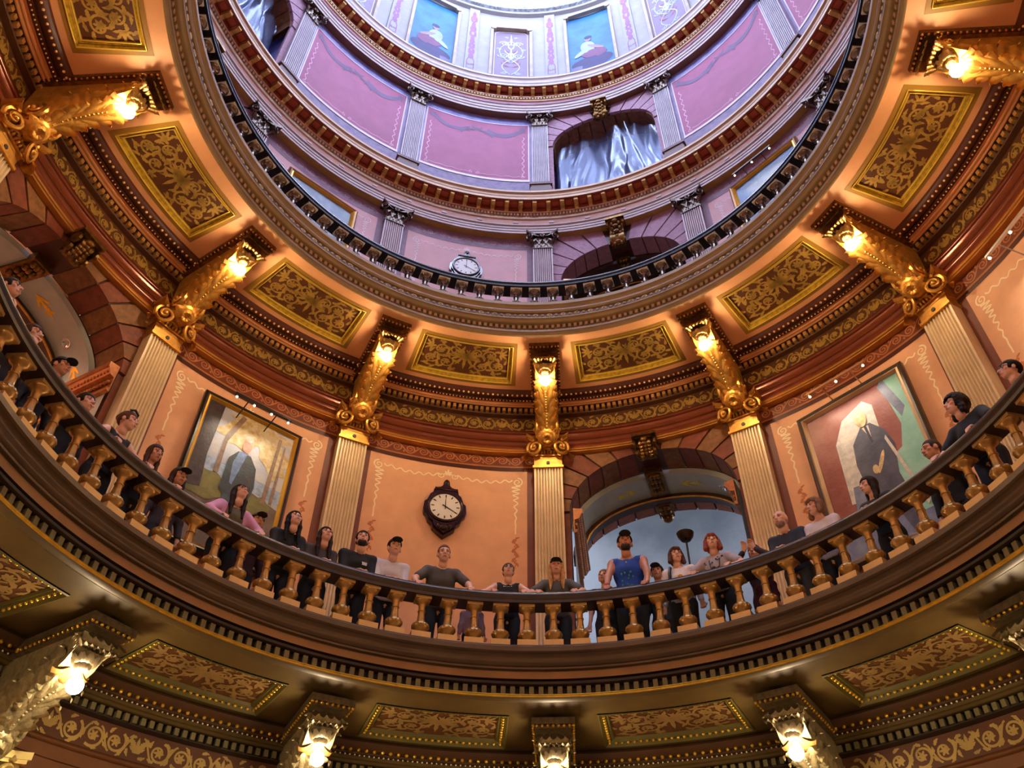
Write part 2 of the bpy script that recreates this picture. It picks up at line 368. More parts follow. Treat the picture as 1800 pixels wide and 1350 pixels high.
# fourth floor entablature with modillions
e5 = trims('trim_fourth_floor_cornice', 'tan and white cornice ring with gilt modillions between the pink wall and the mauve drum', [
    ('x', [(1.41, 3.412), (1.372, 3.412), (1.37, 3.409)], ochsoff),
    ('architrave', [(1.37, 3.409), (1.369, 3.422), (1.366, 3.424), (1.366, 3.438), (1.3625, 3.44), (1.3625, 3.455), (1.356, 3.458), (1.357, 3.466), (1.37, 3.47)], whiteg),
    ('frieze', [(1.37, 3.47), (1.37, 3.52)], M_('frieze_rose', (196, 140, 112), 0.5)),
    ('bed_moulding', [(1.37, 3.52), (1.364, 3.522), (1.362, 3.535), (1.37, 3.538), (1.37, 3.562), (1.356, 3.563), (1.354, 3.57), (1.356, 3.572)], tanc),
    ('soffit', [(1.356, 3.572), (1.356, 3.60), (1.306, 3.604)], redsoff),
    ('crown', [(1.306, 3.604), (1.302, 3.602), (1.3015, 3.618), (1.306, 3.62)] + cyma((1.306, 3.62), (1.3, 3.655)) + [(1.296, 3.656), (1.296, 3.67), (1.305, 3.674), (1.34, 3.69), (1.36, 3.70)], tanc)])
dentils(e5, 'dentil_course', 520, 1.357, 1.3705, 3.542, 3.56, 0.6, M_('dentil_pale', (214, 180, 138), 0.45, 0.1))
# drum cornice with modillions
e6 = trims('trim_drum_cornice', 'white and gold cornice ring with small brackets at the foot of the dome', [
    ('x', [(1.36, 4.505), (1.318, 4.505), (1.316, 4.502)], brownsoff),
    ('architrave', [(1.316, 4.502), (1.315, 4.522), (1.311, 4.524), (1.311, 4.545), (1.307, 4.547), (1.307, 4.57), (1.301, 4.574), (1.303, 4.582), (1.312, 4.584)], whiteg),
    ('frieze', [(1.312, 4.584), (1.312, 4.618)], M_('frieze_fuchsia', (180, 120, 150), 0.5)),
    ('bed_moulding', [(1.312, 4.618), (1.305, 4.621), (1.304, 4.632), (1.312, 4.634), (1.312, 4.656), (1.3, 4.657), (1.298, 4.664), (1.3, 4.667)], tanc),
    ('soffit', [(1.3, 4.667), (1.3, 4.7), (1.256, 4.704)], redsoff),
    ('crown', [(1.256, 4.704), (1.251, 4.702), (1.251, 4.722), (1.255, 4.725)] + cyma((1.255, 4.725), (1.246, 4.78)) + [(1.243, 4.782), (1.243, 4.8), (1.25, 4.806), (1.262, 4.812), (1.285, 4.83)], whiteg)])
dentils(e6, 'dentil_course', 480, 1.3, 1.3125, 4.637, 4.654, 0.6, M_('dentil_pale', (214, 180, 138), 0.45, 0.1))
def modillion(w, d, h):
    m = MB(); prof = [(0, 0), (d, 0), (d, -0.32 * h)] + arc_curve((d, -0.32 * h), (0.5 * d, -0.62 * h), 0.22, 5)[1:] + arc_curve((0.5 * d, -0.62 * h), (0, -h), -0.18, 5)[1:]
    m.prism(prof, lambda u, v, x: (x, -u, v), -w / 2, w / 2)
    m.box(-w * 0.62, w * 0.62, -d * 1.06, 0, 0, 0.16 * h)
    m.tube([(-w * 0.56, -d * 0.9, -0.3 * h), (w * 0.56, -d * 0.9, -0.3 * h)], 0.16 * h, 8)
    return m
for (par, r, z, w, d, h, lim) in ((e5, 1.3545, 3.596, 0.019, 0.044, 0.03, 96), (e6, 1.2985, 4.696, 0.019, 0.04, 0.032, 88)):
    me = modillion(w, d, h).mesh('modillion', modgold)
    cof = MB().box(-0.017, 0.017, -0.036, -0.008, -0.003, 0.002).mesh('coffer_panel', M_('coffer_red', (176, 76, 40), 0.45, var=0.2))
    for i in range(120):
        a = A0 + 1.5 + 3 * i; a = (a + 180) % 360 - 180
        if abs(a) > lim: continue
        p = pol(r, a, z); link('modillion', me, par, (S * p[0], S * p[1], S * p[2]), -rad(a))
        p = pol(r, a + 1.5, z + 0.003); link('coffer_panel', cof, par, (S * p[0], S * p[1], S * p[2]), -rad(a + 1.5))
# white slips on the fourth floor frieze
slip = MB().box(-0.012, 0.012, -0.003, 0.002, 0, 0.012).mesh('frieze_slip', whiteg)
for i in range(-8, 11):
    a = A0 + 2 + 7.5 * i; p = pol(1.369, a, 3.49); link('frieze_slip', slip, e5, (S * p[0], S * p[1], S * p[2]), -rad(a))
# dome drum and dome shell with skylight
ZD = 5.74
dprof = [(1.285, 4.83), (1.285, ZD)]
ring('wall_dome_drum', dprof, ivory, 'ivory wall at the foot of the dome holding the painted panels')
ZW0, ZW1 = 6.05, 6.75
ring('wall_dome_windows', [(1.285, 5.88), (1.285, 6.95)], ivory, 'ivory window storey of the dome above the carved ring')
ring('ceiling_dome', [(1.285, 6.95)] + [(1.285 * math.cos(t), 6.95 + 1.3 * math.sin(t)) for t in [rad(x) for x in range(5, 66, 5)]], ivory, 'ivory inner shell of the dome above its windows')
ring('window_9', [(0.001, 6.95 + 1.3 * math.sin(rad(65))), (1.285 * math.cos(rad(65)), 6.95 + 1.3 * math.sin(rad(65)))], M_('oculus_glow', (216, 228, 255), 0.5, var=0.0, emit=OCULUS), 'round skylight at the crown of the dome')
trims('trim_dome_ring', 'carved pale ring moulding above the painted dome panels', [
    ('x', [(1.285, ZD), (1.262, ZD + 0.012), (1.258, ZD + 0.03), (1.27, ZD + 0.05), (1.275, ZD + 0.06)], ivory),
    ('carved_band', [(1.275, ZD + 0.06), (1.255, ZD + 0.075), (1.25, ZD + 0.11), (1.26, ZD + 0.14), (1.285, ZD + 0.16)], M_('carved_band', (140, 144, 148), 0.4, var=0.5, scale=9, bump=1.0, bscale=9))])
wn = MB()
def _wn(u, v, d): return ((1.285 + d) * math.sin(u / 1.285), (1.285 + d) * math.cos(u / 1.285), v)
wn.prism([(-0.15, ZW0), (0.15, ZW0), (0.15, ZW1 - 0.15)] + [(0.15 * math.cos(t), ZW1 - 0.15 + 0.15 * math.sin(t)) for t in [rad(x) for x in range(20, 180, 20)]] + [(-0.15, ZW1 - 0.15)], _wn, -0.012, -0.004)
wn = wn.mesh('dome_window', skym)
for i in range(16): link('window_%d' % (i + 10), wn, None, AX, -rad(ARCH0 + 11.25 + 22.5 * i), kind='structure', label='tall bright arched window of the dome above the painted panels', group='dome windows')

# ------------------------------------------------------------------ archways
def arch_profile(a, spring, crown, n=24):
    return [(-a * math.cos(PI * i / n), spring + (crown - spring) * math.sin(PI * i / n)) for i in range(n + 1)]
def cyl(r): return lambda u, v, d: ((r + d) * math.sin(u / r), (r + d) * math.cos(u / r), v)
def archway(name, label, c, r, a, spring, crown, ztop, zfl, hw, mface, depth, lower, parts3=False, kmat=goldd):
    root = link(name, None, None, AX, -rad(c), kind='structure', label=label)
    f = cyl(r); n = 6; k0 = 0.16     # keystone half angle
    # voussoirs
    rows = []
    for sx in (-1, 1):
        for i in range(n):
            t0 = k0 + (PI / 2 - k0) * i / n; t1 = k0 + (PI / 2 - k0) * (i + 1) / n; g = 0.012
            def pt(t, q):
                x = a * math.sin(t) * (1 + q); z = spring + (crown - spring) * math.cos(t) * (1 + q)
                return (x, z)
            def clampout(t):
                # walk out until the bay boundary
                q = 0
                while True:
                    x, z = pt(t, q)
                    if x >= hw or z >= ztop or q > 2: break
                    q += 0.01
                return (min(x, hw), min(z, ztop))
            inn = [pt(t0 + g + (t1 - t0 - 2 * g) * j / 3, 0) for j in range(4)]
            out = [clampout(t0 + g + (t1 - t0 - 2 * g) * j / 3) for j in range(3, -1, -1)]
            # add the corner when the outline turns from top to side
            if abs(out[0][0] - hw) < 1e-6 and abs(out[-1][1] - ztop) < 1e-6: out = [out[0], (hw, ztop), out[-1]]
            poly = [(sx * x, z) for x, z in inn + out]
            m = MB(); m.prism(poly, f, -0.006, depth); 
            link('voussoir', m.mesh('voussoir', mface[(i + (sx > 0)) % len(mface)], sharp=20), root)
        # jamb pier
        m = MB(); m.prism([(sx * a, zfl), (sx * hw, zfl), (sx * hw, spring - 0.004), (sx * a, spring - 0.004)], f, 0.0, depth)
        link('jamb', m.mesh('jamb', mface[0]), root)
    # mortar backing
    def edge(t):
        q = 0.0
        while True:
            x = a * math.sin(abs(t)) * (1 + q); z = spring + (crown - spring) * math.cos(t) * (1 + q)
            if x >= hw or z >= ztop or q > 2: break
            q += 0.01
        return (math.copysign(min(x, hw), t), min(z, ztop))
    m = MB(); T_ = [-PI / 2 + PI * i / 60 for i in range(61)]
    m.grid([[f(a * math.sin(t) * 1.012, spring + (crown - spring) * math.cos(t) * 1.012, depth - 0.002), f(a * math.sin(t) * 1.012, spring + (crown - spring) * math.cos(t) * 1.012, 0.001), f(*edge(t), 0.001)] for t in T_])
    link('mortar_bed', m.mesh('mortar_bed', maroon), root)
    # keystone console
    kb = MB(); zk = crown; kh = ztop - crown
    prof = [(0.004, ztop + 0.0), (-0.06, ztop), (-0.064, ztop - 0.012)] + arc_curve((-0.06, ztop - 0.014), (-0.03, ztop - 0.55 * kh - 0.01), 0.2, 6) + arc_curve((-0.03, ztop - 0.55 * kh - 0.01), (-0.014, crown - 0.035), -0.2, 6) + [(0.004, crown - 0.035)]
    kw = 0.034
    kb.prism(prof, lambda u, v, x: ((r + u) * 0 + x, r + u, v), -kw, kw)
    kb.box(-kw * 1.35, kw * 1.35, r - 0.072, r, ztop - 0.008, ztop + 0.006)
    for sx in (-1, 1):
        kb.tube([(sx * kw * 1.0, r - 0.045, ztop - 0.03), (sx * kw * 1.25, r - 0.045, ztop - 0.03)], 0.02, 10)
        kb.tube([(sx * kw * 0.9, r - 0.022, crown - 0.02), (sx * kw * 1.15, r - 0.022, crown - 0.02)], 0.016, 10)
    for j in range(5):
        t = j / 4; kb.sphere((0, r - 0.058 + 0.04 * t, ztop - 0.02 - (kh + 0.0) * t), (0.016, 0.014, 0.014), 8, 6)
        for sx in (-1, 1): kb.sphere((sx * 0.016, r - 0.05 + 0.035 * t, ztop - 0.03 - kh * t), (0.01, 0.012, 0.016), 8, 6)
    link('keystone', kb.mesh('keystone', kmat), root)
    return root, f
BAYS3 = 'lower gallery'
def tunnel(root, f, a, spring, crown, zfl, d0, d1, d2, band, rib, inner, stenc=True, wall_lo=None):
    """stepped barrel: painted band d0..d1, rib, inner voussoirs d1..d2 with jambs and impost"""
    pa = arch_profile(a - 0.02, spring, crown - 0.022, 28)
    m = MB(); m.grid([[f(x, z, d) for d in (d0 + 0.005, d1)] for x, z in pa]); 
    m2 = arch_profile(a, spring, crown, 28); m.grid([[f(x, z, d0 + 0.005), f(x2, z2, d0 + 0.005)] for (x, z), (x2, z2) in zip(pa, m2)])
    link('soffit_band', m.mesh('soffit_band', band), root)
    # rib: square moulding following the arch
    pr = arch_profile(a - 0.038, spring, crown - 0.04, 28)
    m = MB(); m.grid([[f(x, z, d1 - 0.004), f(x3, z3, d1 - 0.004), f(x3, z3, d1 + 0.04), f(x, z, d1 + 0.04)] for (x, z), (x3, z3) in zip(pa, pr)])
    gr = MB(); gr.tube([f(x, z, d1 - 0.006) for x, z in pr], 0.004, 6); link('gilt_edge', gr.mesh('gilt_edge', gold, sharp=80), root)
    link('arch_rib', m.mesh('arch_rib', rib), root)
    # inner voussoirs
    n = 13; ai = a - 0.026; ci = crown - 0.028
    for i in range(n):
        t0 = PI * i / n + 0.012; t1 = PI * (i + 1) / n - 0.012; P = []
        for j in range(4):
            t = t0 + (t1 - t0) * j / 3
            P.append([f(-q * math.cos(t) * 1.0, spring + (ci - spring + (q - ai)) * math.sin(t), d) for q, d in ((ai + 0.03, d1 + 0.03), (ai, d1 + 0.03), (ai, d2), (ai + 0.03, d2))])
        m = MB(); m.grid(P, closed_v=True)
        link('inner_voussoir', m.mesh('inner_voussoir', inner, sharp=20), root)
    pb = arch_profile(ai + 0.006, spring, ci + 0.006, 28)
    m = MB(); m.grid([[f(x, z, d) for d in (d1 + 0.03, d2 - 0.004)] for x, z in pb]); link('mortar_bed', m.mesh('mortar_bed', maroon), root)
    ko = MB(); ko.box(-0.03, 0.03, 0, d2 - d1 - 0.02, -0.012, 0.02)
    for j in range(3):
        for sx in (-1, 0, 1): ko.sphere((sx * 0.014, 0.02 + j * 0.03, -0.012), (0.011, 0.013, 0.012), 8, 5)
    ko.sphere((0, d2 - d1 - 0.02, -0.014), (0.024, 0.02, 0.022), 10, 7)
    y = (f(0, 0, d1 + 0.03))[1]
    link('inner_keystone', ko.mesh('inner_keystone', goldd), root, (0, S * y, S * (ci - 0.004)))
    k2 = MB(); k2.box(-0.034, 0.034, 0, d1 - d0 + 0.02, -0.01, 0.02)
    for j in range(4):
        for sx in (-1, 0, 1): k2.sphere((sx * 0.014, 0.02 + j * 0.03, -0.012), (0.011, 0.014, 0.012), 8, 5)
    link('band_keystone', k2.mesh('band_keystone', goldd), root, (0, S * f(0, 0, d0 - 0.03)[1], S * (crown - 0.024)))
    # jamb walls, impost entablature
    for sx in (-1, 1):
        x = sx * (a - 0.012)
        m = MB(); m.grid([[f(x, z, d) for z in (zfl, spring)] for d in (-0.004, d2)]); link('jamb_wall', m.mesh('jamb_wall', wall_lo or band), root)
        pf = [(0.0, -0.10), (0.012, -0.098), (0.012, -0.088), (0.004, -0.085), (0.004, -0.045), (0.02, -0.04), (0.03, -0.02), (0.034, -0.018), (0.034, 0.0), (0.0, 0.004)]
        m = MB(); m.grid([[f(x - sx * q, spring + z, d) for q, z in pf] for d in (-0.02, d2 * 0.25, d2 * 0.5, d2 * 0.75, d2)])
        e = [f(x - sx * q, spring + z, -0.02) for q, z in pf]; m.add(e, [tuple(range(len(e)))])
        im = link('impost', m.mesh('impost', coppr, sharp=25), root)
        bm = MB()
        for j in range(26):
            bm.sphere(f(x - sx * 0.024, spring - 0.03, -0.01 + (d2 + 0.0) * j / 26), 0.0055, 6, 4); bm.sphere(f(x - sx * 0.01, spring - 0.062, -0.01 + d2 * j / 26), 0.007, 6, 4)
        o = link('impost_beading', bm.mesh('impost_beading', coppr, sharp=60), im); o['kind'] = 'stuff'
    if stenc:
        tt = 0.86; dm = (d0 + 0.005 + d1) / 2; c_ = Vector(f((a - 0.021) * math.sin(tt), spring + (crown - 0.0235 - spring) * math.cos(tt), dm)); nr = Vector((-math.sin(tt) / a, 0, -math.cos(tt) / (crown - spring))).normalized(); e1 = Vector((0, 1, 0)); e2 = nr.cross(e1)
        dl = MB(); dl.grid([[tuple(c_ + nr * h + (e1 * math.cos(q) + e2 * math.sin(q)) * r0) for r0, h in ((0.017, 0.0), (0.016, 0.003), (0.011, 0.002), (0.006, -0.004), (0.0005, -0.004))] for q in [2 * PI * i / 20 for i in range(20)]], closed_u=True)
        link('recessed_spotlight', dl.mesh('recessed_spotlight', M_('spot_chrome', (210, 212, 214), 0.15, 0.9), sharp=60), root)
        for sx in (-1, 1):
            for t in (0.42, 1.32):
                o = Orn(); o.leaf(-0.05, 0, 0, 0.1, 0.012, 3).rosette(0.02, 0, 0.018, 5).leaf(-0.04, 0, 0.5, 0.05, 0.012, 2).leaf(-0.04, 0, -0.5, 0.05, 0.012, 2)
                def fm(u, v, t=t, sx=sx):
                    tt = t + u / a; return f(sx * (a - 0.021) * math.sin(tt), spring + (crown - 0.0235 - spring) * math.cos(tt), (d0 + 0.005 + d1) / 2 + v)
                link('gilt_stencil', o.build(fm).mesh('gilt_stencil', goldb), root)
def plastic():
    if 'plastic' in MATS: return MATS['plastic']
    m = bpy.data.materials.new('plastic_film'); m.use_nodes = True; N = m.node_tree.nodes; L = m.node_tree.links; N.remove(N['Principled BSDF'])
    tr = N.new('ShaderNodeBsdfTransparent'); tr.inputs[0].default_value = (0.82, 0.87, 0.96, 1)
    gl = N.new('ShaderNodeBsdfGlossy'); gl.inputs['Roughness'].default_value = 0.26; gl.inputs[0].default_value = (0.6, 0.66, 0.86, 1)
    tl = N.new('ShaderNodeBsdfTranslucent'); tl.inputs[0].default_value = (0.34, 0.38, 0.62, 1); df = N.new('ShaderNodeBsdfDiffuse'); df.inputs[0].default_value = (0.26, 0.3, 0.5, 1)
    a = N.new('ShaderNodeMixShader'); a.inputs[0].default_value = 0.5; L.new(tl.outputs[0], a.inputs[1]); L.new(df.outputs[0], a.inputs[2])
    b = N.new('ShaderNodeMixShader'); b.inputs[0].default_value = 0.3; L.new(tr.outputs[0], b.inputs[1]); L.new(a.outputs[0], b.inputs[2])
    lw = N.new('ShaderNodeLayerWeight'); lw.inputs[0].default_value = 0.35; mp = N.new('ShaderNodeMath'); mp.operation = 'MULTIPLY_ADD'; mp.inputs[1].default_value = 0.35; mp.inputs[2].default_value = 0.08; L.new(lw.outputs['Facing'], mp.inputs[0])
    c = N.new('ShaderNodeMixShader'); L.new(mp.outputs[0], c.inputs[0]); L.new(b.outputs[0], c.inputs[1]); L.new(gl.outputs[0], c.inputs[2]); L.new(c.outputs[0], N['Material Output'].inputs[0])
    MATS['plastic'] = m; return m
def hall(name, label, c, r, zfl, zc, half, rad0, rad1, m, glow=None):
    """space beyond an archway"""
    f = cyl(r); h = half; mb = MB(); D0 = rad0 - r; D1 = rad1 - r
    mb.add([f(-h, zfl, D0), f(-h, zfl, D1), f(h, zfl, D1), f(h, zfl, D0), f(-h, zc, D0), f(-h, zc, D1), f(h, zc, D1), f(h, zc, D0)],
           [(0, 1, 5, 4), (1, 2, 6, 5), (2, 3, 7, 6), (4, 5, 6, 7)])
    return link(name, mb.mesh(name, m), None, AX, -rad(c), kind='structure', label=label)
HW3 = 0.335
def a3(nm, lab, c, mf): 
    root, f = archway(nm, lab, c, 1.45, 0.305, 1.80, 2.035, 2.07, FL3, HW3, mf, 0.12, None)
    tunnel(root, f, 0.305, 1.80, 2.035, FL3, 0.12, 0.26, 0.37, bluegrey, brownrib, M_('voussoir_inner', (168, 104, 80), 0.6, var=0.15, scale=9, bump=0.5, bscale=14), True, bluegrey)
    # block the gap between the pier edge and the bay edge
    return root, f
ar, fr_ = a3('trim_archway', 'rusticated archway behind the man in the blue tank top', ARCH[0], [vsr, vso])
al, fl_ = a3('trim_archway', 'rusticated reddish archway at the left edge of the lower gallery', ARCH[1], [vsr, vso])
hall('wall_hall_beyond', 'mottled blue wall of the hall seen through the right archway', ARCH[0], 1.45, FL3, 2.75, 0.62, 1.80, 2.9, bluewall)
hall('wall_hall_beyond', 'wall of the hall behind the left archway', ARCH[1], 1.45, FL3, 2.75, 0.62, 1.80, 2.9, M_('hall_rust', (176, 120, 92), 0.6))
for c, nm in ((ARCH[0], 'floor_hall_right'), (ARCH[1], 'floor_hall_left')):
    f = cyl(1.45); mb = MB(); mb.add([f(-0.62, FL3, 0.0), f(-0.62, FL3, 1.45), f(0.62, FL3, 1.45), f(0.62, FL3, 0.0)], [(0, 1, 2, 3)]); link(nm, mb.mesh(nm, glass_m), None, AX, -rad(c), kind='structure', label='hall floor beyond the %s archway' % ('right' if 'right' in nm else 'left'))
    mb = MB(); mb.add([f(0.6, 2.1, 0.5), f(0.6, 2.1, 1.2), f(0.6, 2.65, 1.2), f(0.6, 2.65, 0.5)], [(0, 1, 2, 3)]); mb.add([f(-0.6, 2.1, 0.5), f(-0.6, 2.1, 1.2), f(-0.6, 2.65, 1.2), f(-0.6, 2.65, 0.5)], [(0, 1, 2, 3)])
    link('window_2' if c > 0 else 'window_3', mb.mesh('hall_window', hallm if c > 0 else M_('window_glow_warm', (255, 232, 206), 0.5, var=0.0, emit=34)), None, AX, -rad(c), kind='structure', label='high daylight windows of the %s hall' % ('right' if c > 0 else 'left'))  # unseen emissive panes added high on the side walls to light each hall
for c, lab in ((ARCH[0], 'dark arched doorway on the upper gallery beside the pilaster'), (ARCH[1], 'arched doorway at the far left of the upper gallery')):
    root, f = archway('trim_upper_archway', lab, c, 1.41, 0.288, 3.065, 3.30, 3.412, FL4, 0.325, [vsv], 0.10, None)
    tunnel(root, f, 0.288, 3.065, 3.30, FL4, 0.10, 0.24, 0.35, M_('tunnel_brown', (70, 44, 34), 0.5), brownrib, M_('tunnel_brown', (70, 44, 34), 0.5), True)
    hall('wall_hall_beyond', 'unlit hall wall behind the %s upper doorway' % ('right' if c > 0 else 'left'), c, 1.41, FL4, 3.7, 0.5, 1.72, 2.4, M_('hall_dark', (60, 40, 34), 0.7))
for c, lab in ((ARCH[0], 'arched recess of the drum closed with plastic sheeting'), (ARCH[1], 'arched recess of the drum at the upper left corner closed with plastic')):
    root, f = archway('trim_drum_archway', lab, c, 1.36, 0.285, 4.19, 4.425, 4.505, 3.69, 0.312, [vsv], 0.014, None)
    # ochre inner arch blocks
    n = 12
    for i in range(n):
        t0 = PI * i / n + 0.01; t1 = PI * (i + 1) / n - 0.01
        P = [[f(-q * math.cos(t0 + (t1 - t0) * j / 3), 4.19 + (q - 0.05) * math.sin(t0 + (t1 - t0) * j / 3), d) for q, d in ((0.30, 0.012), (0.28, 0.012), (0.28, 0.16), (0.30, 0.16))] for j in range(4)]
        m = MB(); m.grid(P, closed_v=True); link('inner_voussoir', m.mesh('inner_voussoir', vso, sharp=20), root)
    hall('wall_recess', 'violet back wall of the %s drum recess' % ('right' if c > 0 else 'left'), c, 1.36, 3.68, 4.5, 0.32, 1.40, 1.75, M_('recess_violet', (150, 146, 196), 0.6, rgb2=(110, 130, 190), scale=2))
    # clear plastic sheet, pleated, gathered at the foot
    nu, nv = 110, 30; P = []; rf = random.Random(11 if c > 0 else 12)
    FOLDS = [(rf.uniform(-1, 1), rf.uniform(-0.5, 0.5), rf.choice((-1, 1)) * rf.uniform(0.008, 0.03), rf.uniform(0.03, 0.1), rf.uniform(0.2, 1.0)) for _ in range(30)]
    for i in range(nu + 1):
        u = -1 + 2 * i / nu; row = []
        topz = 4.19 + (0.215) * math.sqrt(max(0, 1 - (u * 0.96) ** 2)) - 0.03
        for j in range(nv + 1):
            v = j / nv; z = 3.70 + (topz - 3.70) * v
            dep = 0.085 + 0.012 * math.sin(v * 3 + u * 4)
            for (uc, sl, am, wd, v0) in FOLDS: dep += am * math.exp(-((u - uc - sl * (1 - v) - 0.05 * math.sin(v * 7 + uc * 9)) / wd) ** 2) * (0.25 + 0.75 * abs(v - v0))
            row.append(f(u * 0.27, z, dep))
        P.append(row)
    m = MB(); m.grid(P)
    pm = plastic()
    sh = link('plastic_sheet', m.mesh('plastic_sheet', pm, sharp=180), None, AX, -rad(c), label=('pleated translucent plastic sheet hung in the drum archway right of centre' if c > 0 else 'bluish plastic sheet hung in the drum archway at the upper left'), cat='plastic sheet', group='plastic sheets in the drum archways')

# ------------------------------------------------------------------ soffit panels (recessed)
def rebuild_soffit(obj, r0, ra, rb, r1, half, z, m):
    mb = MB()
    for (p, q) in ((r0, ra), (rb, r1)):
        x = lathe([(p, z), (q, z)]); mb.add(x.v, x.f)
    for k in range(12):
        c = A0 + 30 * k; x = lathe([(ra, z), (rb, z)], c - 15 + half, c + 15 - half); mb.add(x.v, x.f)
    old = obj.data; obj.data = mb.mesh(obj.name, m); bpy.data.meshes.remove(old)
def sector(r0, r1, h, z, n=20):
    return [[pol(r, -h + 2 * h * i / n, z) for r in (r0, r1)] for i in range(n + 1)]
def soffit_panels(ceil, r0, r1, half, z, margin, mfield, mframe, morn, mflat, ks, bead=None, rise=0.013, flat=None, sheen=None):
    rm = (r0 + r1) / 2; ins = margin; hi = half - math.degrees(ins / rm)
    fld = MB(); fld.grid(sector(r0 + ins - 0.001, r1 - ins + 0.001, hi + 0.05, z + rise)); fld = fld.mesh('panel_field', mfield)
    def loop(ra, rb, h, zz, n=20):
        P = [pol(ra, -h + 2 * h * i / n, zz) for i in range(n + 1)] + [pol(ra + (rb - ra) * i / 4, h, zz) for i in range(1, 4)] + [pol(rb, h - 2 * h * i / n, zz) for i in range(n + 1)] + [pol(rb + (ra - rb) * i / 4, -h, zz) for i in range(1, 4)]
        return P
    L = []
    for t, dz in ((0, -0.003), (0.12, -0.005), (0.3, 0.0), (0.42, 0.006), (0.6, 0.004), (0.75, 0.008), (0.88, 0.006), (1.0, rise)):
        L.append(loop(r0 + ins * t, r1 - ins * t, half - (half - hi) * t, z + dz))
    frm = MB(); frm.grid([list(q) for q in zip(*L)], closed_u=True); frm = frm.mesh('panel_frame', mframe, sharp=25)
    w = (r1 - r0 - 2 * ins); Lh = 2 * rad(hi) * rm
    orn = orn_panel(Lh, w).build(on_soffit(rm, z + rise - 0.0012)).mesh('panel_ornament', morn)
    fb = None
    if flat:
        fm = MB(); zz = z - 0.0012; hf = half + math.degrees(flat / rm)
        A = loop(r0 - flat, r1 + flat, hf, zz); B = loop(r0, r1, half, zz); fm.grid([[a, b] for a, b in zip(A, B)], closed_u=True); fb = fm.mesh('panel_border', mflat)
    gl = None
    if flat:
        g = MB()
        for t, dz, rr in ((0.06, -0.004, 0.0022), (0.92, 0.007, 0.002)):
            q = loop(r0 + ins * t, r1 - ins * t, half - (half - hi) * t, z + dz); g.tube(q + q[:1], rr, 6, caps=False)
        gl = g.mesh('gilt_line', M_('gilt_yellow', (240, 206, 92), 0.3, 0.5), sharp=80)
    bd = None
    if bead:
        pts = []; t = 0.5; ra = r0 + ins * t; rb = r1 - ins * t; h = half - (half - hi) * t
        for rr in (ra, rb):
            n = int(2 * rad(h) * rr / bead[0]); pts += [pol(rr, -h + 2 * h * i / n, z + 0.003) for i in range(n + 1)]
        for hh in (-h, h):
            n = int((rb - ra) / bead[0]); pts += [pol(ra + (rb - ra) * i / n, hh, z + 0.003) for i in range(1, n)]
        bmb = MB()
        for q in pts: bmb.sphere(q, bead[1], 6, 4)
        bd = bmb.mesh('panel_beading', bead[2], sharp=60)
    for k in ks:
        c = A0 + 15 + 30 * k
        p = link('soffit_panel', fld, ceil, rz=-rad(c)); link('panel_frame', frm, p); link('panel_ornament', orn, p)
        if fb: link('panel_border', fb, p)
        if bd: o = link('panel_beading', bd, p); o['kind'] = 'stuff'
        if gl: link('gilt_line', gl, p)
rebuild_soffit(c4, 0.99, 1.068, 1.262, 1.305, 8.9, SZ4, soffp)
soffit_panels(c4, 1.068, 1.262, 8.9, SZ4, 0.0165, field, M_('frame_gold', (190, 156, 50), 0.34, 0.4, var=0.3, scale=14), stencil, olive, range(-6, 6), flat=0.016)
rebuild_soffit(c3, 1.015, 1.10, 1.322, 1.36, 9.0, SZ3, soffo)
soffit_panels(c3, 1.10, 1.322, 9.0, SZ3, 0.03, field3, M_('frame_green', (92, 84, 40), 0.4, 0.2), M_('stencil_tan', (142, 114, 66), 0.5, 0.15, var=0.2), soffo, range(-6, 6), bead=(0.0165, 0.0045, goldb))

# ------------------------------------------------------------------ carved pieces
def tongue(m, o, ax, fw, upv, L, W, out, lobes=3, n=9, curl=1.0, base_w=0.55):
    """acanthus leaf: from o along upv, bulging towards fw and curling over at the tip"""
    o, ax, fw, upv = map(Vector, (o, ax, fw, upv)); rows = []
    for i in range(n + 1):
        t = i / n; th = curl * 2.6 * max(0, t - 0.55) / 0.45
        up_d = L * (min(t, 0.55) + (0.45 / (curl * 2.6 + 1e-6)) * math.sin(th)) if t > 0.55 else L * t
        fo = out * (0.25 * t + 0.1) + (L * 0.45 / (curl * 2.6 + 1e-6)) * (1 - math.cos(th))
        w = W * (base_w + (1 - base_w) * math.sin(PI * min(1, t * 1.0))) * (1 - 0.55 * max(0, t - 0.6) / 0.4) * (0.82 + 0.18 * abs(math.sin(lobes * PI * t + 0.6)))
        rows.append([tuple(o + upv * up_d + fw * (fo + 0.12 * W * (1 - (2 * abs(s)) ** 1.5) - 0.0) + ax * (w * s)) for s in (-0.5, -0.3, -0.1, 0, 0.1, 0.3, 0.5)])
    m.grid(rows)
def rosette3(m, c, nrm, R, n=8, layers=2):
    c = Vector(c); nrm = Vector(nrm).normalized(); a = nrm.orthogonal().normalized(); b = nrm.cross(a)
    for l in range(layers):
        rr = R * (1 - 0.38 * l)
        for i in range(n):
            t = 2 * PI * (i + 0.5 * l) / n; d = a * math.cos(t) + b * math.sin(t); s = nrm.cross(d); rows = []
            for j in range(5):
                q = j / 4; w = rr * 0.36 * math.sin(PI * (0.18 + 0.72 * q)); hgt = R * (0.16 + 0.3 * l) + R * 0.26 * math.sin(PI * q) - R * 0.24 * q * q
                rows.append([tuple(c + d * (rr * (0.15 + 0.85 * q)) + s * (w * e) + nrm * (hgt + 0.06 * R * (1 - abs(e)))) for e in (-1, -0.4, 0, 0.4, 1)])
            m.grid(rows)
    m.sphere(tuple(c + nrm * R * 0.34), R * 0.22, 8, 6)
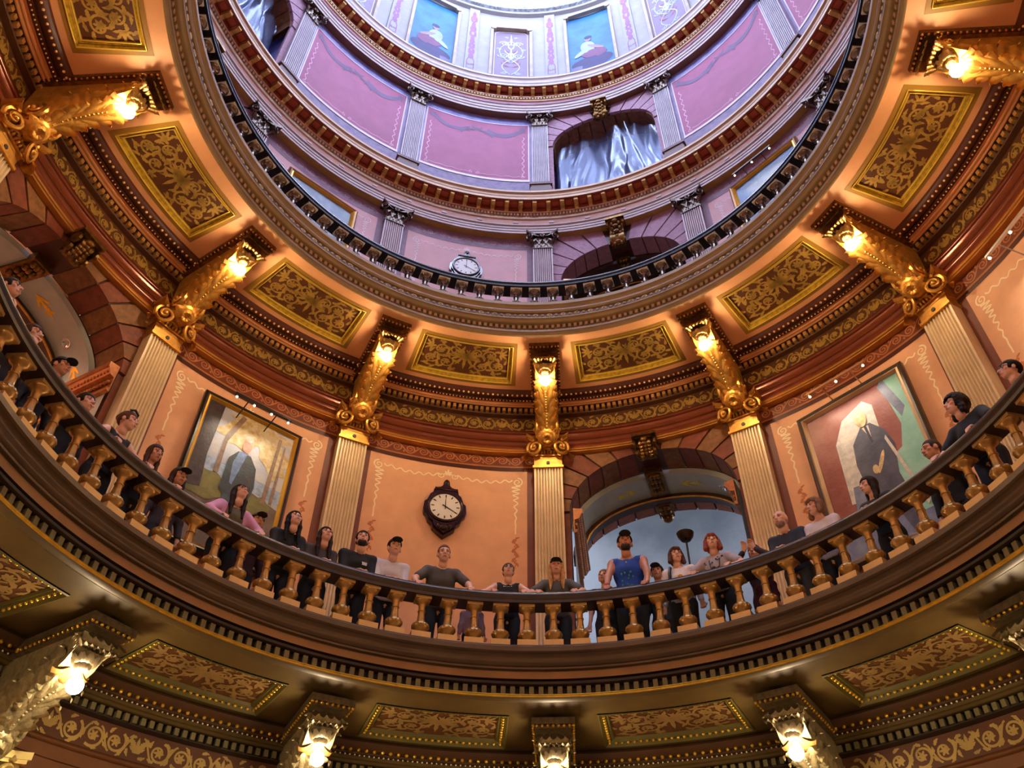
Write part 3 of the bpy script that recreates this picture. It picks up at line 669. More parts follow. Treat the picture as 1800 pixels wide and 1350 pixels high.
def volute(m, c, ax, e1, e2, R, turns=1.8, w=0.3, d=1, a0=PI / 2):
    c, ax, e1, e2 = map(Vector, (c, ax, e1, e2)); n = int(turns * 14); pts = []; rr = []
    for i in range(n + 1):
        t = i / n; a = a0 + d * 2 * PI * turns * t; r = R * (1 - 0.82 * t)
        pts.append(tuple(c + e1 * (r * math.cos(a)) + e2 * (r * math.sin(a)) + ax * (0.25 * R * t))); rr.append(R * w * (1 - 0.55 * t))
    m.tube(pts, rr, 6)
    m.sphere(tuple(c + ax * 0.25 * R), R * 0.26, 8, 6)

# console bracket with lamp, coordinates (x, r, z) relative to r=1.40, z=2.08
def console_parts():
    R0, Z0 = 1.40, 2.08
    def f(r, z, x): return (x, r - R0, z - Z0)
    plate = MB(); pw = 0.056
    plate.box(-pw, pw, 1.047 - R0, 0.012, 2.264 - Z0, 2.281 - Z0); plate.box(-pw * 0.86, pw * 0.86, 1.056 - R0, 0.012, 2.256 - Z0, 2.266 - Z0)
    beadp = MB()
    for i in range(17):
        y = 1.05 + 0.27 * i / 16
        for sx in (-1, 1): beadp.sphere(f(y, 2.2605, sx * (pw - 0.004)), 0.0042, 6, 4)
    for i in range(1, 8): beadp.sphere(f(1.0505, 2.2605, -pw + 2 * pw * i / 8), 0.0042, 6, 4)
    under = [(1.096, 2.258), (1.098, 2.236), (1.104, 2.224), (1.116, 2.213), (1.13, 2.198), (1.16, 2.183), (1.20, 2.174), (1.24, 2.162), (1.28, 2.146), (1.315, 2.124), (1.34, 2.098), (1.352, 2.08), (1.372, 2.066), (1.392, 2.07), (1.402, 2.085)]
    body = MB(); hw = 0.036
    body.prism([(1.402, 2.262)] + under[::-1][0:] + [(1.096, 2.262)], lambda u, v, x: f(u, v, x), -hw, hw)
    # acanthus leaf wrapping the underside
    def path(s):
        q = 1.165 + s * (1.352 - 1.165)
        for (a, b) in zip(under, under[1:]):
            if a[0] <= q <= b[0]: 
                t = (q - a[0]) / (b[0] - a[0]); z = a[1] + (b[1] - a[1]) * t; tx, tz = b[0] - a[0], b[1] - a[1]; d = math.hypot(tx, tz); return q, z, (-(-tz) / d, -tx / d)
        return under[-1][0], under[-1][1], (0, -1)
    leaf = MB(); rows = []; n = 40
    for i in range(n + 1):
        s = i / n; r, z, (nr, nz) = path(s); nr, nz = (-abs(nr), -abs(nz)); row = []
        edge = 0.046 * (0.86 + 0.16 * math.sin(PI * s)) * (0.9 + 0.1 * abs(math.sin(s * 7 * PI)))
        for j in range(-9, 10):
            e = j / 9; h = 0.012 * (1 - abs(e) ** 3) + 0.017 * abs(math.sin(PI * (s * 3.0 + abs(e) * 1.8))) ** 0.6 * (0.15 + abs(e)) * (1.2 - abs(e)) + 0.004 * (abs(e) < 0.12)
            h *= 1 if s < 0.95 else 0.6
            side = max(0, abs(e) - 0.8) * 0.1
            row.append(f(r + nr * (h - side), z + nz * (h - side) + side * 0.6, e * edge))
        rows.append(row)
    leaf.grid(rows)
    for i in range(14):
        r, z, (nr, nz) = path(0.12 + 0.8 * i / 13); leaf.sphere(f(r - abs(nr) * 0.017, z - abs(nz) * 0.017, 0), 0.0042, 6, 4)
    for sx in (-1, 1):
        for i, sp in enumerate((0.86, 0.68, 0.5, 0.32, 0.14)):
            r, z, (nr, nz) = path(sp); nv = Vector((0, -abs(nr), -abs(nz))).normalized(); dv = Vector((sx * (0.5 + 0.04 * i), -0.8, 0.3)).normalized(); av = nv.cross(dv).normalized()
            tongue(leaf, tuple(Vector(f(r, z, sx * 0.012)) + nv * 0.012), av, nv, dv, 0.06, 0.026, 0.012, lobes=4, n=10, curl=0.8)
    ros = MB(); rosette3(ros, f(1.352, 2.078, 0), (0, -0.62, -0.78), 0.043, 9)
    for sx in (-1, 1):
        for i in range(5): tongue(ros, f(1.372 - 0.012 * i, 2.075 + 0.006 * i, sx * 0.026), (0, -0.6, 0.6), (sx, 0, 0), (0, -0.7, -0.7), 0.022, 0.016, 0.004)
    sides = []
    for sx in (-1, 1):
        sidev = MB(); sides.append(sidev)
        volute(sidev, f(1.352, 2.118, sx * hw), (sx, 0, 0), (0, 1, 0), (0, 0, 1), 0.036, 1.8, 0.22, d=1, a0=PI * 0.6)
        volute(sidev, f(1.116, 2.24, sx * hw), (sx, 0, 0), (0, 1, 0), (0, 0, 1), 0.018, 1.6, 0.26, d=-1, a0=-PI * 0.3)
        for i in range(5): tongue(sidev, f(1.30 - 0.045 * i, 2.165 + 0.015 * i, sx * hw), (0, 0.5, 0.8), (sx, 0, 0), (0, -0.85, 0.45), 0.05, 0.03, 0.006)
    lamp = MB()      # dark leaf spray holding the lamp and the rosette socket
    for i in range(7):
        t = (i - 3) / 3; tongue(lamp, f(1.10, 2.226, t * 0.03), (1, 0, 0), (0, -0.3, -0.95), (t * 0.5, -0.95, 0.2), 0.04, 0.02, 0.012)
    for i in range(5):
        t = (i - 2) / 2; tongue(lamp, f(1.065, 2.246, t * 0.03), (1, 0, 0), (0, -0.6, -0.75), (t * 0.5, -0.5, -0.6), 0.03, 0.02, 0.01)
    rosette3(lamp, f(1.118, 2.208, 0), (0, -0.1, -1), 0.033, 10)
    lamp.tube([f(1.119, 2.205, 0), f(1.119, 2.186, 0)], [0.013, 0.011], 10)
    shell = MB(); rows = []
    for i in range(17):
        t = -1.25 + 2.5 * i / 16; row = []
        for j in range(6):
            q = 0.012 + 0.04 * j / 5; rd = 0.004 * math.cos(t * 14.0) * j / 5
            row.append(f(1.132 + q * math.cos(t), 2.197 - 0.28 * q * math.cos(t) - 0.012 * math.sin(PI * j / 5 * 0.8) - rd, q * math.sin(t) * 0.95))
        rows.append(row)
    shell.grid(rows)
    bulb = MB(); bulb.sphere((0, 0, 0), 0.018, 12, 10)
    return dict(back_plate=(plate, 0), plate_beading=(beadp, 1), scroll_body=(body, 0), acanthus_leaf=(leaf, 0), end_rosette=(ros, 0), side_scroll=(sides[0], 0), side_scroll_b=(sides[1], 0), lamp_spray=(lamp, 2), shell=(shell, 4), bulb=(bulb, 3)), f
CP, cf = console_parts()
def console_set(sfx, dr, dz, mg, mdark, mbead, names, ks, grp):
    ms = {}
    mm = {0: mg, 1: mbead, 2: mdark, 3: bulbm, 4: M_('shell_gold', (176, 132, 70), 0.5, 0.5, var=0.15, scale=12)}
    for n, (mb, i) in CP.items(): ms[n] = mb.mesh(n, (mdark if n == 'back_plate' else mm[i]), sharp=45)
    for k in ks:
        a = A0 + 30 * k
        root = link('lamp_bracket', None, None, wpos(1.40 + dr, a, 2.08 + dz), -rad(a), label=names(k), cat='lamp bracket', group=grp)
        for n in ms:
            b = cf(1.119, 2.152, 0)
            o = link(n.replace('_b', '') if n.endswith('_b') else n, ms[n], root, tuple(S * q for q in b) if n == 'bulb' else (0, 0, 0))
            if n == 'plate_beading': o['kind'] = 'stuff'
POS = {-5: 'behind the left edge', -4: 'beyond the left edge of the view', -3: 'at the upper left corner', -2: 'second from the left', -1: 'left of the centre one', 0: 'in the middle', 1: 'right of the centre one', 2: 'second from the right', 3: 'at the upper right corner', 4: 'beyond the right edge of the view', 5: 'behind the right edge', 6: 'behind the viewer'}
BETW = {-3: 'beyond the left archway', -2: 'between the left archway and the woodland portrait', -1: 'between the woodland portrait and the large clock', 0: 'between the large clock and the right archway', 1: 'between the right archway and the red portrait', 2: 'right of the red portrait', 3: 'at the far right edge', -4: 'left of the left archway out of view'}
console_set('u', 0, 0, gold, goldd, coppr, lambda k: 'gilt bracket with glowing bulb under the upper gallery, ' + POS[k], range(-5, 7), 'gilt lamp brackets under the upper gallery')
console_set('l', 0.036, -1.380, silverg, M_('aged_silver', (116, 104, 80), 0.4, 0.6, var=0.3, scale=14), goldb, lambda k: 'silvered bracket with glowing bulb under the lower gallery, ' + POS[k].replace('upper', 'lower'), range(-5, 7), 'silvered lamp brackets under the lower gallery')

# ------------------------------------------------------------------ pilasters
def fluted(w, d, z0, z1, nf=9):
    pts = [(-w / 2, 0.0), (-w / 2, -d)]
    m = w * 0.05; fw = (w - 2 * m) / nf
    for i in range(nf):
        x = -w / 2 + m + fw * i
        pts.append((x + fw * 0.16, -d))
        for j in range(1, 6):
            t = j / 6; pts.append((x + fw * (0.16 + 0.68 * t), -d + fw * 0.62 * math.sin(PI * t)))
        pts.append((x + fw * 0.84, -d))
    pts += [(w / 2, -d), (w / 2, 0.0)]
    mb = MB(); mb.grid([[(x, y, z) for x, y in pts] for z in (z0, z1)])
    return mb
def capital_ionic(w, h, d):
    parts = {}
    b = MB(); b.box(-w * 0.5, w * 0.5, -d, 0.01, 0, h * 0.75); b.box(-w * 0.54, w * 0.54, -d * 1.12, 0.01, h * 0.12, h * 0.2)
    for i in range(9): b.sphere((-w * 0.46 + w * 0.92 * i / 8, -d * 1.1, h * 0.3), (w * 0.05, d * 0.2, h * 0.1), 8, 6)
    parts['echinus'] = b
    ab = MB(); poly = []
    for i in range(13):
        t = i / 12 * 2 - 1; poly.append((t * w * 0.76, -d * (1.15 + 0.75 * t * t)))
    poly = [(-w * 0.76, 0.0)] + poly + [(w * 0.76, 0.0)]
    ab.prism(poly, lambda u, v, z: (u, v, z), h * 0.82, h); ab.prism([(x * 0.94, y * 0.94) for x, y in poly], lambda u, v, z: (u, v, z), h * 0.72, h * 0.83)
    parts['abacus'] = ab
    for sx in (-1, 1):
        v = MB(); c = (sx * w * 0.45, -d * 1.4, h * 0.42); ax = Vector((sx * 0.42, -0.9, -0.1)).normalized(); e1 = Vector((0, 0, 1)).cross(ax).normalized(); e2 = ax.cross(e1)
        volute(v, c, ax, e1, e2, h * 0.4, 1.7, 0.22, d=-sx, a0=PI / 2)
        tongue(v, (sx * w * 0.66, -d * 1.2, h * 0.3), (0, 1, 0), (sx, 0, 0), (sx * 0.3, -0.1, -0.9), h * 0.5, d * 0.9, d * 0.2)
        parts['volute' + ('' if sx < 0 else '_b')] = v
    r = MB(); rosette3(r, (0, -d * 1.2, h * 0.62), (0, -1, -0.2), h * 0.3, 7)
    for sx in (-1, 1):
        for i in range(3): tongue(r, (sx * w * (0.1 + 0.1 * i), -d * 1.12, h * 0.5), (0.4, 0, 1), (0, -1, 0), (sx, 0, 0.2), w * 0.18, h * 0.2, d * 0.15)
    parts['rosette'] = r
    return parts
def capital_corinth(w, h, d):
    parts = {}
    b = MB(); b.box(-w * 0.47, w * 0.47, -d * 0.95, 0.01, 0, h * 0.85); b.tube([(-w * 0.5, -d, h * 0.03), (w * 0.5, -d, h * 0.03)], h * 0.04, 8)
    parts['bell'] = b
    ab = MB(); poly = [(-w * 0.82, 0.0)]
    for i in range(13):
        t = i / 12 * 2 - 1; poly.append((t * w * 0.82, -d * (1.1 + 1.1 * t * t)))
    poly.append((w * 0.82, 0.0)); ab.prism(poly, lambda u, v, z: (u, v, z), h * 0.86, h); parts['abacus'] = ab
    lf = MB()
    for x in (-0.36, 0.0, 0.36): tongue(lf, (x * w, -d * 0.95, h * 0.04), (1, 0, 0), (0, -1, 0), (0, 0, 1), h * 0.48, w * 0.3, d * 0.5)
    for x in (-0.18, 0.18): tongue(lf, (x * w, -d * 0.95, h * 0.3), (1, 0, 0), (0, -1, 0), (x * 0.5, 0, 1), h * 0.5, w * 0.26, d * 0.6)
    parts['acanthus_leaves'] = lf
    for sx in (-1, 1):
        v = MB(); ax = Vector((sx * 0.5, -0.85, -0.1)).normalized(); e1 = Vector((0, 0, 1)).cross(ax).normalized(); e2 = ax.cross(e1)
        volute(v, (sx * w * 0.62, -d * 1.6, h * 0.68), ax, e1, e2, h * 0.2, 1.5, 0.26, d=-sx)
        tongue(v, (sx * w * 0.42, -d * 1.0, h * 0.2), (0.7, 0.7 * sx, 0), (sx * 0.7, -0.7, 0), (sx * 0.35, -0.2, 0.9), h * 0.5, w * 0.24, d * 0.5)
        parts['volute' + ('' if sx < 0 else '_b')] = v
    r = MB(); rosette3(r, (0, -d * 1.15, h * 0.88), (0, -1, 0), h * 0.16, 6, 1); parts['rosette'] = r
    return parts
def pilaster_set(ks, name, rface, rwall, w, zb, zs, zc0, zc1, mshaft, mcap, style, label, grp, cat='pilaster', neck=True, ped=None):
    d = rwall - rface + 0.002; Z0 = zb; ms = []
    zsh = (ped if ped else zb + 0.05)
    ms.append(('shaft', fluted(w, d, zsh - Z0, zs - Z0).mesh('shaft', mshaft, sharp=40)))
    base = MB(); base.box(-w * 0.62, w * 0.62, -d * 1.22, 0, 0, (zsh - zb) * 0.62); base.box(-w * 0.56, w * 0.56, -d * 1.1, 0, (zsh - zb) * 0.6, (zsh - zb) * 0.85); base.box(-w * 0.66, w * 0.66, -d * 1.3, 0, (zsh - zb) * 0.84, (zsh - zb))
    ms.append(('base', base.mesh('base', M_('base_brown', (104, 58, 48), 0.45) if ped else mshaft)))
    if neck:
        nk = MB(); nk.box(-w * 0.5, w * 0.5, -d, 0, zs - Z0, zc0 - Z0); nk.box(-w * 0.55, w * 0.55, -d * 1.14, 0, zs - Z0 - 0.006, zs - Z0 + 0.004)
        ms.append(('neck_block', nk.mesh('neck_block', gold)))
        st = MB(); st.tube([(0, -d - 0.003, (zs + zc0) / 2 - Z0), (0, -d + 0.01, (zs + zc0) / 2 - Z0)], 0.007, 12); ms.append(('neck_stud', st.mesh('neck_stud', darkgrv)))
    cp = (capital_ionic if style == 'ionic' else capital_corinth)(w * 1.0, zc1 - zc0, d)
    caps = []
    for n, mb in cp.items(): caps.append((n.replace('_b', ''), mb.mesh(n, mcap, sharp=45)))
    capbase = MB(); capbase.box(-w * 0.52, w * 0.52, -d * 1.02, 0, 0, (zc1 - zc0) * 0.1); capbase = capbase.mesh('capital', mcap)
    for k in ks:
        a = A0 + 30 * k
        root = link(name, None, None, wpos(rwall + 0.002, a, zb), -rad(a), label=label(k), cat=cat, group=grp)
        for n, me in ms: link(n, me, root)
        c = link('capital', capbase, root, (0, 0, S * (zc0 - Z0)))
        for n, me in caps: link(n, me, c)
pilaster_set(range(-4, 4), 'fluted_pilaster', 1.40, 1.45, 0.105, FL3, 1.976, 2.014, 2.105, pilg, gold, 'ionic', lambda k: 'fluted golden pilaster on the lower gallery ' + BETW[k], 'lower gallery pilasters')
pilaster_set(range(-3, 4), 'fluted_pilaster', 1.382, 1.41, 0.094, FL4, 3.302, 3.302, 3.412, pilv, capd, 'corinth', lambda k: 'grey fluted pilaster on the upper gallery, ' + {-3: 'third left of the middle', -2: 'second left of the middle', -1: 'just left of the small clock', 0: 'in the middle beside the small clock', 1: 'right of the dark doorway', 2: 'second right of the middle', 3: 'third right of the middle'}[k], 'upper gallery pilasters', neck=False)
pilaster_set(range(-3, 4), 'fluted_pilaster', 1.335, 1.36, 0.09, 3.69, 4.385, 4.385, 4.505, M_('pilaster_silver', (176, 166, 172), 0.4, 0.25), capd, 'corinth', lambda k: 'silver grey fluted pilaster of the mauve drum, ' + {-3: 'hidden at the far left', -2: 'beside the plastic at the upper left', -1: 'left of the middle', 0: 'in the middle left of the plastic sheet', 1: 'right of the plastic sheet', 2: 'at the upper right', 3: 'farthest right'}[k], 'drum pilasters', neck=False, ped=3.80)
pilaster_set(range(-2, 3), 'fluted_pilaster', 1.41, 1.46, 0.105, FL2, 0.58, 0.61, 0.70, pilg, M_('capital_pale', (200, 182, 120), 0.4, 0.5), 'ionic', lambda k: 'pilaster of the floor below under the silvered bracket ' + POS[k].replace('upper', 'lower'), 'lowest pilasters')

# ------------------------------------------------------------------ balustrades
def hand_profile(dr, z0, z1):
    h = z1 - z0; P = [(0.992, 0), (0.99, 0.12), (0.985, 0.16), (0.9835, 0.4), (0.9815, 0.48), (0.982, 0.62), (0.988, 0.86), (1.0, 0.985), (1.02, 1.0), (1.038, 0.95), (1.046, 0.75), (1.046, 0.45), (1.04, 0.16), (1.036, 0.0)]
    return [(r + dr, z0 + h * q) for r, q in P]
def baluster_parts(h, w):
    """h height, w cap width (gallery radii)"""
    k = w / 2
    P = [(1.0, 0.925), (0.98, 0.905), (0.68, 0.86), (0.5, 0.835), (0.44, 0.81), (0.40, 0.70), (0.41, 0.685), (0.50, 0.68), (0.50, 0.66), (0.41, 0.652), (0.42, 0.60), (0.46, 0.50), (0.52, 0.44), (0.54, 0.41)]
    sh = MB(); sh.revolve([(k * r, h * z) for r, z in P], 16)
    va = MB(); Q = [(0.54, 0.415), (0.72, 0.40), (0.98, 0.36), (1.08, 0.315), (1.04, 0.285), (0.82, 0.235), (0.6, 0.195), (0.5, 0.172), (0.52, 0.155), (0.66, 0.14), (0.8, 0.118)]
    rows = []; n = 32
    for r, z in Q:
        fl = 0.055 if 0.2 < z < 0.41 else 0
        rows.append([(k * r * (1 + fl * math.cos(16 * 2 * PI * i / n)) * math.cos(2 * PI * i / n), k * r * (1 + fl * math.cos(16 * 2 * PI * i / n)) * math.sin(2 * PI * i / n), h * z) for i in range(n)])
    va.grid(rows, closed_v=True)
    cp = MB(); cp.box(-k, k, -k * 0.95, k * 0.95, h * 0.925, h * 1.0)
    pl = MB(); pl.box(-k * 1.2, k * 1.2, -k * 1.15, k * 1.15, 0, h * 0.125)
    return sh, va, cp, pl
def balustrade(name, label, dr, z0, z1, zbase, rc, w, mrail, mb_, mcap, a_ref, step, lim):
    rail = lathe(hand_profile(dr, z0, z1) + [hand_profile(dr, z0, z1)[0]]).mesh('handrail', mrail, sharp=40)
    root = link(name, rail, None, AX, label=label, cat='balustrade')
    sub = lathe([(rc - 0.028, z0 + 0.002), (rc - 0.028, z0 - 0.006), (rc + 0.028, z0 - 0.006), (rc + 0.028, z0 + 0.002)]).mesh('rail_soffit', mrail); link('rail_soffit', sub, root)
    h = z0 - 0.004 - zbase; sh, va, cp, pl = baluster_parts(h, w)
    sh = sh.mesh('baluster', mb_, sharp=50); va = va.mesh('vase', mb_, sharp=60); cp = cp.mesh('cap', mcap); pl = pl.mesh('plinth', mcap)
    i = -60
    while i < 60:
        a = a_ref + step * i; i += 1
        if abs(a) > lim: continue
        p = pol(rc, a, zbase)
        b = link('baluster', sh, root, tuple(S * q for q in p), -rad(a)); link('vase', va, b); link('cap', cp, b); link('plinth', pl, b)
    return root
gb = M_('baluster_gold', (186, 146, 84), 0.28, 0.6, var=0.25, scale=8)
gbc = M_('baluster_cap', (206, 166, 104), 0.38, 0.35, var=0.1)
balustrade('gallery_balustrade', 'curved balustrade of golden balusters under a dark brown handrail with visitors behind', 0.0, 1.178, 1.2145, 1.0505, 1.007, 0.043, wood, gb, gbc, 2.06, 360 / 88, 104)
sb = M_('baluster_silver', (116, 100, 86), 0.22, 0.7, var=0.3, scale=8)
balustrade('gallery_balustrade', 'curved upper balustrade with near black handrail and small silvery balusters', -0.0275, 2.498, 2.534, 2.3745, 0.980, 0.043, M_('black_walnut', (26, 22, 26), 0.22, var=0.2), sb, M_('baluster_cap_pale', (244, 238, 228), 0.4), -4.29 + 360 / 88 * 0, 360 / 88, 110)

# ------------------------------------------------------------------ painted wall decoration
def strip(r, u0, u1, z0, z1, n=14):
    return [[on_wall(r)(u0 + (u1 - u0) * i / n, z) for z in (z0, z1)] for i in range(n + 1)]
def wall_bay(wall, k, r, items):
    c = A0 + 15 + 30 * k
    for n, me in items: link(n, me, wall, rz=-rad(c))
def wavy_border(r, hu, zt, ztail, zleaf, amp=0.02, wd=0.0055):
    o = Orn()
    for sx in (-1, 1):
        o.stroke([(sx * (0.03 + (hu - 0.05) * t / 40), zt + 0.004 + 0.006 * math.sin(t * 0.95) - 0.012 * math.sin(PI * t / 40)) for t in range(41)], wd)
        o.spiral(sx * hu, zt - 0.004, 0.02, 1.6, PI / 2, -sx, wd * 1.1)
        L = zt - 0.03 - ztail
        o.stroke([(sx * (hu - 0.006) + sx * amp * (1 - t / 60) ** 1.6 * math.sin(t * 1.0 if t < 26 else t * 0.75 + 6), zt - 0.02 - L * (t / 60) ** 1.25) for t in range(61)], wd)
        o.spiral(sx * 0.024, zt + 0.002, 0.014, 1.3, PI * (0.2 if sx > 0 else 0.8), -sx, wd * 0.8)
    o.palm(0, zt + 0.005, PI / 2, 0.028, 5, 2.2, 0.01)
    leaf = Orn()
    for sx in (-1, 1):
        for i in range(6):
            z = ztail - 0.012 - i * (ztail - zleaf) / 6; s2 = 1 if i % 2 else -1
            leaf.leaf(sx * (hu - 0.006), z, -PI / 2 + s2 * 0.9, 0.022, 0.01, 3, -s2 * 0.8).leaf(sx * (hu - 0.006), z, PI / 2 + s2 * 0.7, 0.018, 0.008, 2, s2).stroke([(sx * (hu - 0.006) + 0.004 * math.sin(j * 2 + i), z - j * 0.006) for j in range(5)], 0.004)
    return o.build(on_wall(r - 0.0012)), leaf.build(on_wall(r - 0.0012))
# third floor bays
R3 = 1.45
wv, lf = wavy_border(R3, 0.262, 1.945, 1.70, 1.585)
cl = M_('stencil_cream', (255, 230, 190), 0.5, 0.0, var=0.05); ll = M_('stencil_rust', (196, 116, 72), 0.55)
wv = wv.mesh('stencil_border', cl); lf = lf.mesh('stencil_leaves', ll)
bd = MB(); bd.grid(strip(R3 - 0.001, -0.34, 0.34, 2.012, 2.068)); bd = bd.mesh('painted_band', M_('band_rust', (112, 48, 22), 0.5))
bl = MB(); bl.grid(strip(R3 - 0.0016, -0.34, 0.34, 2.010, 2.016)); bl = bl.mesh('band_line', stencil2)
bm_ = MB(); bm_.grid(strip(R3 - 0.001, -0.34, 0.34, 1.992, 2.010)); bm_ = bm_.mesh('band_edge', maroon)
sc = orn_wave(0.66, 0.046, 13).build(on_wall(R3 - 0.002, 2.042)).mesh('band_scroll', stencil2)
ed = MB(); [ed.grid(strip(R3 - 0.0012, s * 0.298, s * 0.345, FL3, 1.992, 3)) for s in (-1, 1)]; ed = ed.mesh('border_strip', M_('border_maroon', (116, 60, 44), 0.5))
ch = MB(); ch.grid(strip(R3 - 0.0011, -0.298, 0.298, FL3 + 0.0, FL3 + 0.2)); ch = ch.mesh('dado', M_('dado_pink', (210, 120, 96), 0.5, var=0.25, scale=5))
for k in (-2, -1, 1, 2): wall_bay(w3, k, R3, [('painted_band', bd), ('band_line', bl), ('band_edge', bm_), ('band_scroll', sc), ('border_strip', ed), ('stencil_border', wv), ('stencil_leaves', lf), ('dado', ch)])
# fourth floor bays
R4 = 1.41
wv4, lf4 = wavy_border(R4, 0.245, 3.275, 3.05, 2.95, 0.016, 0.0045)
cl4 = M_('stencil_pale', (240, 214, 214), 0.5, var=0.03)
wv4 = wv4.mesh('stencil_border', cl4); lf4 = lf4.mesh('stencil_leaves', cl4)
b4 = MB(); b4.grid(strip(R4 - 0.001, -0.335, 0.335, 3.325, 3.414)); b4 = b4.mesh('painted_band', vband)
s4 = orn_wave(0.56, 0.036, 9).build(on_wall(R4 - 0.002, 3.365)).mesh('band_scroll', M_('stencil_mauve', (186, 160, 172), 0.55))
e4b = MB(); [e4b.grid(strip(R4 - 0.0012, s * 0.292, s * 0.34, FL4, 3.325, 3)) for s in (-1, 1)]; e4b = e4b.mesh('border_strip', vband)
for k in (-2, -1, 1, 2): wall_bay(w4, k, R4, [('painted_band', b4), ('band_scroll', s4), ('border_strip', e4b), ('stencil_border', wv4), ('stencil_leaves', lf4)])
# drum bays
R5 = 1.36; hu5 = 0.292
b5 = MB(); b5.grid(strip(R5 - 0.001, -0.32, 0.32, 4.435, 4.506)); b5 = b5.mesh('painted_band', bluband)
l5 = MB(); l5.grid(strip(R5 - 0.0014, -0.32, 0.32, 3.685, 3.852)); l5 = l5.mesh('lower_band', M_('band_greyviolet', (150, 134, 162), 0.6, rgb2=(120, 104, 140), scale=7))
e5b = MB(); [e5b.grid(strip(R5 - 0.001, s * hu5, s * 0.33, 3.852, 4.435, 3)) for s in (-1, 1)]; e5b = e5b.mesh('border_strip', M_('band_lilac', (160, 146, 182), 0.6))
wl = MB(); wl.grid(strip(R5 - 0.004, -hu5 - 0.004, hu5 + 0.004, 3.846, 3.864)); wl.grid(strip(R5 - 0.002, -hu5 - 0.003, hu5 + 0.003, 4.43, 4.438)); [wl.grid(strip(R5 - 0.002, s * hu5 - 0.003, s * hu5 + 0.003, 3.86, 4.435, 2)) for s in (-1, 1)]
wl = wl.mesh('panel_moulding', M_('white_line', (238, 226, 240), 0.4, var=0.02))
gar = Orn()
for sx in (-1, 1):
    P = [(sx * (0.06 + 0.19 * t / 20), 4.345 - 0.052 * math.sin(PI * t / 20) ** 0.8 + 0.03 * t / 20) for t in range(21)]; gar.stroke(P, lambda t: 0.03 * (0.45 + 0.55 * math.sin(PI * t)))
    for x, z in P[::1]: gar.leaf(x, z, 1.0 + sx * 0.5, 0.024, 0.009, 2).leaf(x, z, -1.0 - sx * 0.4, 0.024, 0.009, 2)
    gar.palm(sx * 0.258, 4.385, PI / 2, 0.03, 5, 3.0, 0.01).palm(sx * 0.258, 4.385, -PI / 2, 0.045, 4, 1.6, 0.01)
    for i in range(9): gar.leaf(sx * 0.012 * i, 4.34 - 0.003 * i, PI / 2 + sx * (0.5 + 0.15 * i) * (1 if i % 2 else -2.2), 0.05, 0.014, 3, sx * 0.9)
gar = gar.build(on_wall(R5 - 0.0014)).mesh('painted_garland', M_('garland_grey', (118, 92, 128), 0.6))
pk = Orn()
for sx in (-1, 1):
    pk.stroke([(sx * (0.262 + 0.006 * math.sin(t * 1.1)), 4.30 - 0.40 * t / 40) for t in range(41)], 0.0045).spiral(sx * 0.26, 3.89, 0.012, 1.4, 0, sx, 0.004)
    pk.stroke([(sx * (0.03 + 0.215 * t / 20), 3.895 + 0.003 * math.sin(t)) for t in range(21)], 0.0045).spiral(sx * 0.016, 3.898, 0.012, 1.2, PI / 2, -sx, 0.004)
pk = pk.build(on_wall(R5 - 0.0014)).mesh('stencil_border', M_('stencil_rose', (232, 176, 206), 0.5))
for k in (-2, -1, 1, 2): wall_bay(w5, k, R5, [('painted_band', b5), ('lower_band', l5), ('border_strip', e5b), ('panel_moulding', wl), ('painted_garland', gar), ('stencil_border', pk)])
# dome panels: painted scenes alternate with arabesque panels
RD = 1.285
drum = bpy.data.objects['wall_dome_drum']
skyb = M_('scene_blue', (26, 92, 140), 0.5, rgb2=(44, 116, 160), scale=1.4); rosep = M_('panel_lilac', (130, 112, 134), 0.55, var=0.05)
arab = Orn()
for sx in (-1, 1):
    a_ = 0.0 if sx > 0 else PI
    arab.spiral(sx * 0.042, 5.32, 0.032, 1.7, a_, sx, 0.009).spiral(sx * 0.05, 5.15, 0.034, 1.7, a_, -sx, 0.009).spiral(sx * 0.076, 5.235, 0.016, 1.3, a_, sx, 0.006).spiral(sx * 0.04, 4.92, 0.018, 1.4, a_, -sx, 0.006).spiral(sx * 0.028, 5.41, 0.012, 1.3, a_, sx, 0.005)
    arab.stroke([(sx * (0.004 + 0.07 * math.sin(PI * t / 12)), 5.06 + 0.3 * t / 12) for t in range(13)], 0.006).stroke([(sx * (0.004 + 0.05 * math.sin(PI * t / 10)), 4.9 + 0.2 * t / 10) for t in range(11)], 0.006)
    for z, L, an in ((5.1, 0.1, 0.5), (5.16, 0.09, 0.9), (5.24, 0.08, 0.6), (5.3, 0.07, 1.0)): arab.leaf(0, z, PI / 2 - sx * an, L, 0.012, 2, sx * 0.9)
arab.leaf(0, 5.1, PI / 2, 0.16, 0.018, 3).leaf(0, 5.3, PI / 2, 0.16, 0.014, 3)
arab = arab.build(on_wall(RD - 0.004)).mesh('arabesque', M_('arabesque_pale', (176, 192, 206), 0.5))
arab2 = Orn()
for sx in (-1, 1):
    for z, L in ((5.0, 0.09), (5.05, 0.07), (5.2, 0.05)): arab2.leaf(sx * 0.008, z, PI / 2 - sx * 1.25, L, 0.013, 2, sx * 1.3)
    arab2.leaf(sx * 0.06, 5.28, PI / 2 + sx * 0.4, 0.05, 0.012, 2, -sx)
arab2 = arab2.build(on_wall(RD - 0.0036)).mesh('arabesque', M_('arabesque_rose', (140, 54, 88), 0.5))
fl1 = MB(); fl1.grid(strip(RD - 0.002, -0.115, 0.115, 4.86, 5.5, 6)); fl1 = fl1.mesh('lilac_panel', rosep)
ln1 = Orn(); ln1.stroke([(-0.105, 4.86), (-0.105, 5.46), (-0.085, 5.485), (0.085, 5.485), (0.105, 5.46), (0.105, 4.86)], 0.004); ln1 = ln1.build(on_wall(RD - 0.0036)).mesh('panel_line', cream)
